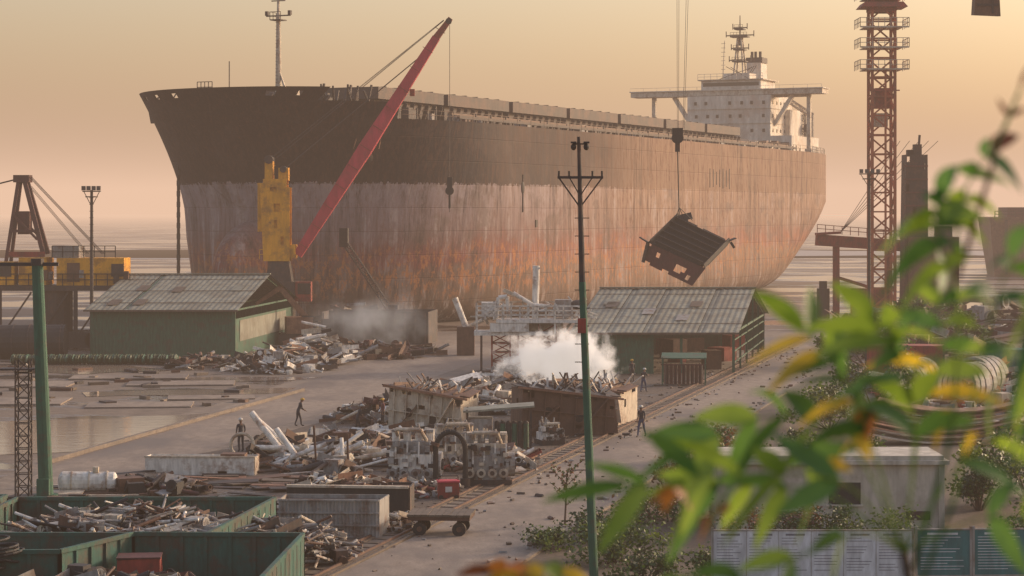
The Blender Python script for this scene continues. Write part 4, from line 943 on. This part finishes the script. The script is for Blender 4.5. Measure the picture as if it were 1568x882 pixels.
for k in range(14):
    z=.8+k*.1; a=k*2.4; b.cyl((.05,0,z),(.05+.7*math.cos(a),.7*math.sin(a),z+.6),.018,bark,r2=.006,n=4)
    for j in range(30):
        q=R.random(); p=Vector((.05+.7*q*math.cos(a),.7*q*math.sin(a),z+.6*q)); d=Vector((R.gauss(0,1),R.gauss(0,1),R.gauss(0,1))).normalized()*.13; sd=d.cross(Vector((R.random(),R.random(),1))).normalized()*.045
        b.add([p,p+d*.5+sd,p+d,p+d*.5-sd],[(0,1,2,3)],R.choice([shr4,shr2]))
b.done('young_sapling',(2.2,87,0))

# ------------------------------------------------------------------ people
def person(name,loc,heading,pose,top,bot,helm,sc=1.0):
    J={};E=[];Rd={};Mt={}
    lean={'stand':.05,'walk':.08,'bend':.75,'work':.35,'carry':.15}[pose]
    cp=Vector((0,0,.93))
    def rot(v):
        v=Vector(v)-cp; c,s_=math.cos(lean),math.sin(lean)
        return cp+Vector((v.x,v.y*c+v.z*s_,v.z*c-v.y*s_))
    def j(n,p,r,m,par=None,upper=False):
        J[n]=rot(p) if upper else Vector(p); Rd[n]=r; Mt[n]=m
        if par: E.append((par,n))
    j('pel',(0,0,.93),(.15,.11),1); j('wa',(0,0,1.08),(.135,.10),0,'pel',True); j('ch',(0,.01,1.27),(.165,.115),0,'wa',True); j('ct',(0,0,1.39),(.12,.09),0,'ch',True)
    j('nk',(0,0,1.47),(.055,.055),2,'ct',True); j('hd0',(0,.015,1.54),(.075,.085),2,'nk',True); j('hd1',(0,.02,1.63),(.082,.098),2,'hd0',True); j('hd2',(0,.015,1.70),(.06,.07),2,'hd1',True)
    st={'stand':(.02,-.03,0,0),'walk':(.30,-.32,.12,.05),'bend':(.12,-.12,.06,.0),'work':(.2,-.15,.08,0),'carry':(.22,-.22,.1,.02)}[pose]
    for s_,f,kn in ((1,st[0],st[2]),(-1,st[1],st[3])):
        n='R' if s_>0 else 'L'
        j('hp'+n,(.10*s_,0,.88),(.095,.10),1,'pel'); j('kn'+n,(.11*s_,f*.45+.05,.49),(.065,.068),1,'hp'+n); j('an'+n,(.11*s_,f-.02,.09),(.042,.045),1,'kn'+n); j('ft'+n,(.12*s_,f+.15,.04),(.045,.035),3,'an'+n)
    arms={'stand':((.23,.0,1.14),(.22,.12,.92)),'walk':((.24,-.1,1.14),(.24,.02,.92)),'bend':((.22,.2,1.15),(.14,.45,1.08)),'work':((.24,.12,1.16),(.15,.38,1.10)),'carry':((.25,.08,1.18),(.2,.28,1.3))}[pose]
    for s_ in (1,-1):
        n='R' if s_>0 else 'L'; (ex,ey,ez),(wx,wy,wz)=arms
        if pose=='walk' and s_<0: ey,wy=.08,.26
        j('sh'+n,(.185*s_,0,1.405),(.065,.062),0,'ct',True); j('el'+n,(ex*s_,ey,ez),(.043,.043),0,'sh'+n,True); j('wr'+n,(wx*s_,wy,wz),(.028,.028),2,'el'+n,True)
        d=(Vector((wx*s_,wy,wz))-Vector((ex*s_,ey,ez))).normalized(); w=Vector((wx*s_,wy,wz)); sd=Vector((0,1,0)) if abs(d.y)<.7 else Vector((1,0,0))
        pm_=w+d*.07; j('pm'+n,pm_,(.032,.02),2,'wr'+n,True)
        for k,(o,l) in enumerate(((-.027,.06),(-.009,.075),(.009,.07),(.027,.055))):
            a=pm_+sd*o+d*.03; j(f'f{k}a'+n,a,(.010,.010),2,'pm'+n,True); j(f'f{k}b'+n,a+d*l*.8+Vector((-.012*s_,0,0)),(.008,.008),2,f'f{k}a'+n,True)
        j('ta'+n,w+d*.035+sd*.035,(.011,.011),2,'wr'+n,True); j('tb'+n,w+d*.07+sd*.055,(.009,.009),2,'ta'+n,True)
    names=list(J); idx={k:i for i,k in enumerate(names)}
    me=bpy.data.meshes.new(name+'_sk'); me.from_pydata([J[k] for k in names],[(idx[a],idx[b_]) for a,b_ in E],[])
    o=bpy.data.objects.new(name+'_sk',me); S.collection.objects.link(o)
    o.modifiers.new('s','SKIN'); 
    for i,k in enumerate(names): me.skin_vertices[0].data[i].radius=Rd[k]
    me.skin_vertices[0].data[0].use_root=True
    sb=o.modifiers.new('ss','SUBSURF'); sb.levels=1; sb.render_levels=1
    dg=bpy.context.evaluated_depsgraph_get(); ev=bpy.data.meshes.new_from_object(o.evaluated_get(dg))
    b=B(); mats=[top,bot,skinm,black]
    segs=[((J[a]*.5+J[c]*.5),Mt[c]) for a,c in E]+[(J[k],Mt[k]) for k in names if not k.startswith('wr')]
    vs=[v.co.copy() for v in ev.vertices]
    b.ms=list(mats)
    b.v=[tuple(v) for v in vs]
    for p in ev.polygons:
        c=p.center; m=min(segs,key=lambda q:(q[0]-c).length_squared)[1]
        b.f.append(tuple(p.vertices)); b.m.append(m)
    bpy.data.objects.remove(o)
    h=J['hd1']; fw=(rot((0,1,1.6))-rot((0,0,1.6))); up=(rot((0,0,1.7))-rot((0,0,1.6)))*10
    b.ell(h+up*.055,(.115,.13,.085),helm,14,8); b.ell(h+up*.045+fw*.03,(.135,.165,.012),helm,14,6)
    b.cyl(h+fw*.085,h+fw*.125-up*.02,.012,skinm,n=6)
    for s_ in (-1,1): b.ell(h+fw*.09+Vector((.032*s_,0,0))+up*.015,(.012,.008,.008),black,6,4); b.ell(h+Vector((.088*s_,0,0)),(.012,.025,.035),skinm,6,4)
    b.box(h+fw*.092-up*.05,(.045,.01,.01),dred)
    ob=b.done(name,loc,heading,smooth=True); ob.scale=(sc,)*3; return ob
person('worker',(-14.7,113.4,0),.5,'stand',cl_dark,cl_dark,helm_w,1.05)
person('worker',(-13.0,127,0),-1.2,'work',cl_dark,cl_dark,helm_y)
person('worker',(-9.1,123,0),-1.4,'work',cl_dark,cl_dark,helm_w)
person('worker',(-7.8,126.5,0),2.0,'stand',cl_red,cl_dark,helm_y)
person('worker',(7.6,144,0),1.2,'bend',cl_dark,cl_blue,helm_y,1.05)
person('worker',(9.2,160,0),.4,'stand',cl_dark,cl_dark,helm_y,1.0)
person('worker',(9.5,151,0),-.6,'carry',cl_dark,cl_blue,helm_w)
person('worker',(7.5,121,0),2.7,'walk',cl_dark,cl_blue,helm_w,1.05)
person('worker',(-19.0,205,0),2.7,'stand',cl_blue,cl_dark,helm_y)

# ------------------------------------------------------------------ foreground tree branch (about 2 m from the lens)
b=B()
def leaflet(p,d,L,w,m,droop=.3,roll=0):
    d=d.normalized(); side=d.cross(Vector((0,0,1)))
    if side.length<.1: side=Vector((1,0,0))
    side.normalize(); nr=side.cross(d).normalized()
    q=Matrix.Rotation(roll,3,d); side=q@side; nr=q@nr
    vs=[];n_=8
    for i in range(n_+1):
        s_=i/n_; c=p+d*L*s_+Vector((0,0,-droop*L*s_*s_)); ww=w*math.sin(math.pi*min(1,s_**.8*.97+.03))**.85
        vs+=[c+side*ww+nr*ww*.35,c,c-side*ww+nr*ww*.35]
    fs=[]
    for i in range(n_): fs+=[(3*i,3*i+1,3*i+4,3*i+3),(3*i+1,3*i+2,3*i+5,3*i+4)]
    b.add(vs,fs,m)
def V(x,z,y): return Vector((x,y,z))
def frond(pts,nl,L,w,mats,r=.0016,droop=.35,both=True,start=.3):
    pts=[Vector(p) for p in pts]
    K=24; out=[]
    m_=len(pts)-1
    for i in range(K+1):
        t=i/K*m_; k=min(int(t),m_-1); f=t-k
        p0=pts[max(k-1,0)];p1=pts[k];p2=pts[k+1];p3=pts[min(k+2,m_)]
        out.append(.5*((2*p1)+(-p0+p2)*f+(2*p0-5*p1+4*p2-p3)*f*f+(-p0+3*p1-3*p2+p3)*f**3))
    for i in range(K): b.cyl(out[i],out[i+1],r*(1-.6*i/K),leafg,n=6,cap=False,r2=r*(1-.6*(i+1)/K))
    for j in range(nl):
        t=start+(1-start)*(j+.5)/nl; i=min(K-1,int(t*K)); p=out[i]; ax=(out[i+1]-out[i]).normalized()
        for s_ in ((1,-1) if both else (1,)):
            d=ax*R.uniform(.4,.9)+Vector((ax.z,0,-ax.x))*s_*R.uniform(.4,.9)+Vector((0,R.uniform(-.4,.4),R.uniform(-.3,.1)))
            leaflet(p,d,L*R.uniform(.65,1.1),w*R.uniform(.75,1.15),R.choice(mats),droop*R.uniform(.5,1.5),R.uniform(.5,1.4)*R.choice((-1,1)))
    leaflet(out[-1],out[-1]-out[-2],L,w,R.choice(mats),droop*.6,R.uniform(.5,1.2))
g=[leafg,leafg,leafg,leafdg,leafdg]; gy=g+g+[leafy]
N0=(.375,12.675)
frond([V(*N0,2.0),V(.31,12.745,1.98),V(.20,12.755,1.95),V(.11,12.745,1.95)],5,.085,.0105,g,droop=.1)
frond([V(*N0,2.0),V(.33,12.77,2.02),V(.26,12.80,2.05),V(.19,12.775,2.05)],5,.09,.0115,g,droop=.35)
frond([V(*N0,2.0),V(.34,12.79,2.0),V(.31,12.85,2.0),V(.28,12.885,2.0)],6,.075,.0105,gy)
frond([V(*N0,2.0),V(.375,12.79,1.95),V(.36,12.86,1.92),V(.33,12.90,1.9)],6,.075,.0105,gy)
frond([V(*N0,2.0),V(.40,12.79,2.05),V(.42,12.86,2.05),V(.43,12.92,2.1)],6,.08,.011,gy)
frond([V(*N0,2.0),V(.43,12.76,2.0),V(.475,12.80,1.95),V(.51,12.83,1.9)],5,.08,.011,gy)
frond([V(*N0,2.0),V(.42,12.72,1.9),V(.46,12.73,1.85),V(.50,12.74,1.8)],3,.07,.010,gy)
frond([V(*N0,2.0),V(.32,12.70,1.95),V(.22,12.67,1.9),V(.14,12.655,1.9)],4,.065,.0095,g)
frond([V(*N0,2.0),V(.32,12.715,2.1),V(.25,12.725,2.1),V(.19,12.725,2.1)],4,.065,.0095,g)
frond([V(.50,12.70,1.9),V(.505,12.80,1.9),V(.485,12.90,1.85),V(.46,12.93,1.8)],7,.085,.014,g,droop=.9)
frond([V(.40,12.80,1.9),V(.405,12.92,1.9),V(.385,12.98,1.9),V(.39,13.01,1.9)],6,.06,.012,g,droop=.7)
frond([V(.40,12.95,1.9),V(.412,13.02,1.9),V(.437,13.055,1.9)],3,.04,.009,[leafg,leafdg,leafr],droop=.7)
frond([V(.435,13.05,1.9),V(.448,13.078,1.9),V(.462,13.113,1.9)],1,.022,.003,[leafr],droop=-.1,r=.003)
frond([V(.38,12.75,1.8),V(.41,12.90,1.8),V(.43,12.96,1.8)],3,.06,.011,g,droop=.8)
frond([V(.13,12.62,2.0),V(.06,12.645,2.0),V(.01,12.65,2.0)],3,.04,.010,[leafo,leafy,leafg])
frond([V(.12,12.62,2.0),V(.02,12.65,2.0),V(-.02,12.655,2.0)],2,.035,.010,[leafo,leafy,leafr])
for (x,z,m_) in ((.155,12.735,leafo),(.195,12.71,leafo),(.345,12.81,leafo),(.33,12.785,leafy),(.415,12.80,leafy),(.30,12.76,leafy)):
    for k in range(3): leaflet(V(x,z,2.0),Vector((R.uniform(-1,1),R.uniform(-.5,.5),R.uniform(-1,.6))),.026,.007,m_,.3,R.random())
tp=[V(.375,12.675,2.0),V(.385,12.62,2.0),V(.42,12.4,2.0),V(.5,11.0,2.1),V(.55,6,2.2),V(.5,0,2.2)]
rr=[.005,.006,.010,.03,.06,.09]
for i in range(5): b.cyl(tp[i],tp[i+1],rr[i],bark,r2=rr[i+1],n=10,cap=False)
b.cyl(V(.50,12.70,1.9),V(.44,12.3,2.0),.0025,leafdg,r2=.008,n=8); b.cyl(V(.40,12.80,1.9),V(.385,12.66,2.0),.0022,leafdg,n=8); b.cyl(V(.38,12.75,1.8),V(.385,12.63,2.0),.002,leafdg,n=8)
b.cyl(V(.13,12.62,2.0),V(.42,12.3,2.0),.0025,bark,r2=.006,n=8)
b.cyl(V(.447,13.075,1.9),V(.405,12.94,1.9),.0022,leafr,n=8)
b.done('leafy_tree_branch',smooth=True)

# ------------------------------------------------------------------ smoke
def smoke(name,loc,r,dens,col,seed,sc,em,thr=.66):
    bb=B(); bb.ell((0,0,0),r,white,24,16); 
    m=bpy.data.materials.new(name+'_vol'); m.use_nodes=True; t=m.node_tree; t.nodes.remove(t.nodes['Principled BSDF'])
    pv=N(t,'ShaderNodeVolumePrincipled'); pv.inputs['Color'].default_value=(*col,1); pv.inputs['Anisotropy'].default_value=.3
    n=tex(t,sc,4,.65,loc=(seed,0,seed)); c=N(t,'ShaderNodeTexCoord'); mp=N(t,'ShaderNodeMapping'); mp.inputs['Scale'].default_value=(1/r[0],1/r[1],1/r[2]); t.links.new(c.outputs['Object'],mp.inputs[0])
    ln_=N(t,'ShaderNodeVectorMath',operation='LENGTH'); t.links.new(mp.outputs[0],ln_.inputs[0])
    fall=math_(t,'SUBTRACT',1.0,ln_.outputs['Value'],True)
    d=math_(t,'MULTIPLY',math_(t,'SUBTRACT',math_(t,'ADD',n,math_(t,'MULTIPLY',fall,.35)),thr,True),fall)
    dd=math_(t,'MULTIPLY',d,dens)
    t.links.new(dd,pv.inputs['Density']); t.links.new(math_(t,'MULTIPLY',dd,em),pv.inputs['Emission Strength']); pv.inputs['Emission Color'].default_value=(.95,.84,.74,1)  # smoke glows by itself: added emission stands in for multiply scattered light
    t.links.new(pv.outputs[0],t.nodes['Material Output'].inputs['Volume'])
    bb.ms=[m]; return bb.done(name,loc)
smoke('smoke_cloud',(3.0,135,3.3),(5.0,2.2,2.9),34,(.97,.97,1),3,.75,.36,.60)
smoke('smoke_cloud',(-13.5,198,2.6),(7.5,3,3.8),1.1,(.8,.88,1),7,.35,.12,.56)

# haze layer: thin aerosol over the coast, its warm scattered light put in as emission
bb=B(); bb.box((0,3300,44.5),(12000,7400,91),white)
m=bpy.data.materials.new('glowing_haze'); m.use_nodes=True; t=m.node_tree; t.nodes.remove(t.nodes['Principled BSDF'])
ab=N(t,'ShaderNodeVolumeAbsorption'); ab.inputs['Color'].default_value=(0,0,0,1); ab.inputs['Density'].default_value=.0005
em=N(t,'ShaderNodeEmission'); em.inputs['Color'].default_value=(.86,.57,.40,1); em.inputs['Strength'].default_value=.0005
ad=N(t,'ShaderNodeAddShader'); t.links.new(ab.outputs[0],ad.inputs[0]); t.links.new(em.outputs[0],ad.inputs[1]); t.links.new(ad.outputs[0],t.nodes['Material Output'].inputs['Volume'])
bb.ms=[m]; bb.done('glowing_haze')

# ------------------------------------------------------------------ light & camera
el,az=math.radians(17),math.radians(62)
w=bpy.data.worlds.new('World'); S.world=w; w.use_nodes=True; t=w.node_tree; bg=t.nodes['Background']
sk=t.nodes.new('ShaderNodeTexSky'); sk.sky_type='NISHITA'; sk.sun_disc=False; sk.sun_elevation=el; sk.sun_rotation=az; sk.dust_density=5; sk.air_density=1.5; sk.ozone_density=1
mx=N(t,'ShaderNodeMix',data_type='RGBA',blend_type='MULTIPLY'); mx.inputs[0].default_value=1; mx.inputs[7].default_value=(1.66,1.56,1.72,1)
t.links.new(sk.outputs[0],mx.inputs[6]); t.links.new(mx.outputs[2],bg.inputs[0]); bg.inputs[1].default_value=.15
sd=Vector((math.sin(az)*math.cos(el),math.cos(az)*math.cos(el),math.sin(el)))
l=bpy.data.lights.new('sun','SUN'); l.energy=2.8; l.angle=math.radians(4); l.color=(1,.79,.58); lo=bpy.data.objects.new('sun',l); S.collection.objects.link(lo); lo.rotation_euler=sd.to_track_quat('Z','Y').to_euler(); lo.location=(200,100,120)
c=bpy.data.cameras.new('camera'); co=bpy.data.objects.new('camera',c); S.collection.objects.link(co); co.location=(0,0,13); co.rotation_euler=(math.pi/2,0,0)
c.sensor_width=36; c.lens=73.5; c.shift_y=-.074; c.clip_start=.1; c.clip_end=20000
c.dof.use_dof=True; c.dof.focus_distance=150; c.dof.aperture_fstop=7
S.camera=co
S.view_settings.view_transform='Standard'; S.view_settings.look='None'; S.view_settings.exposure=0
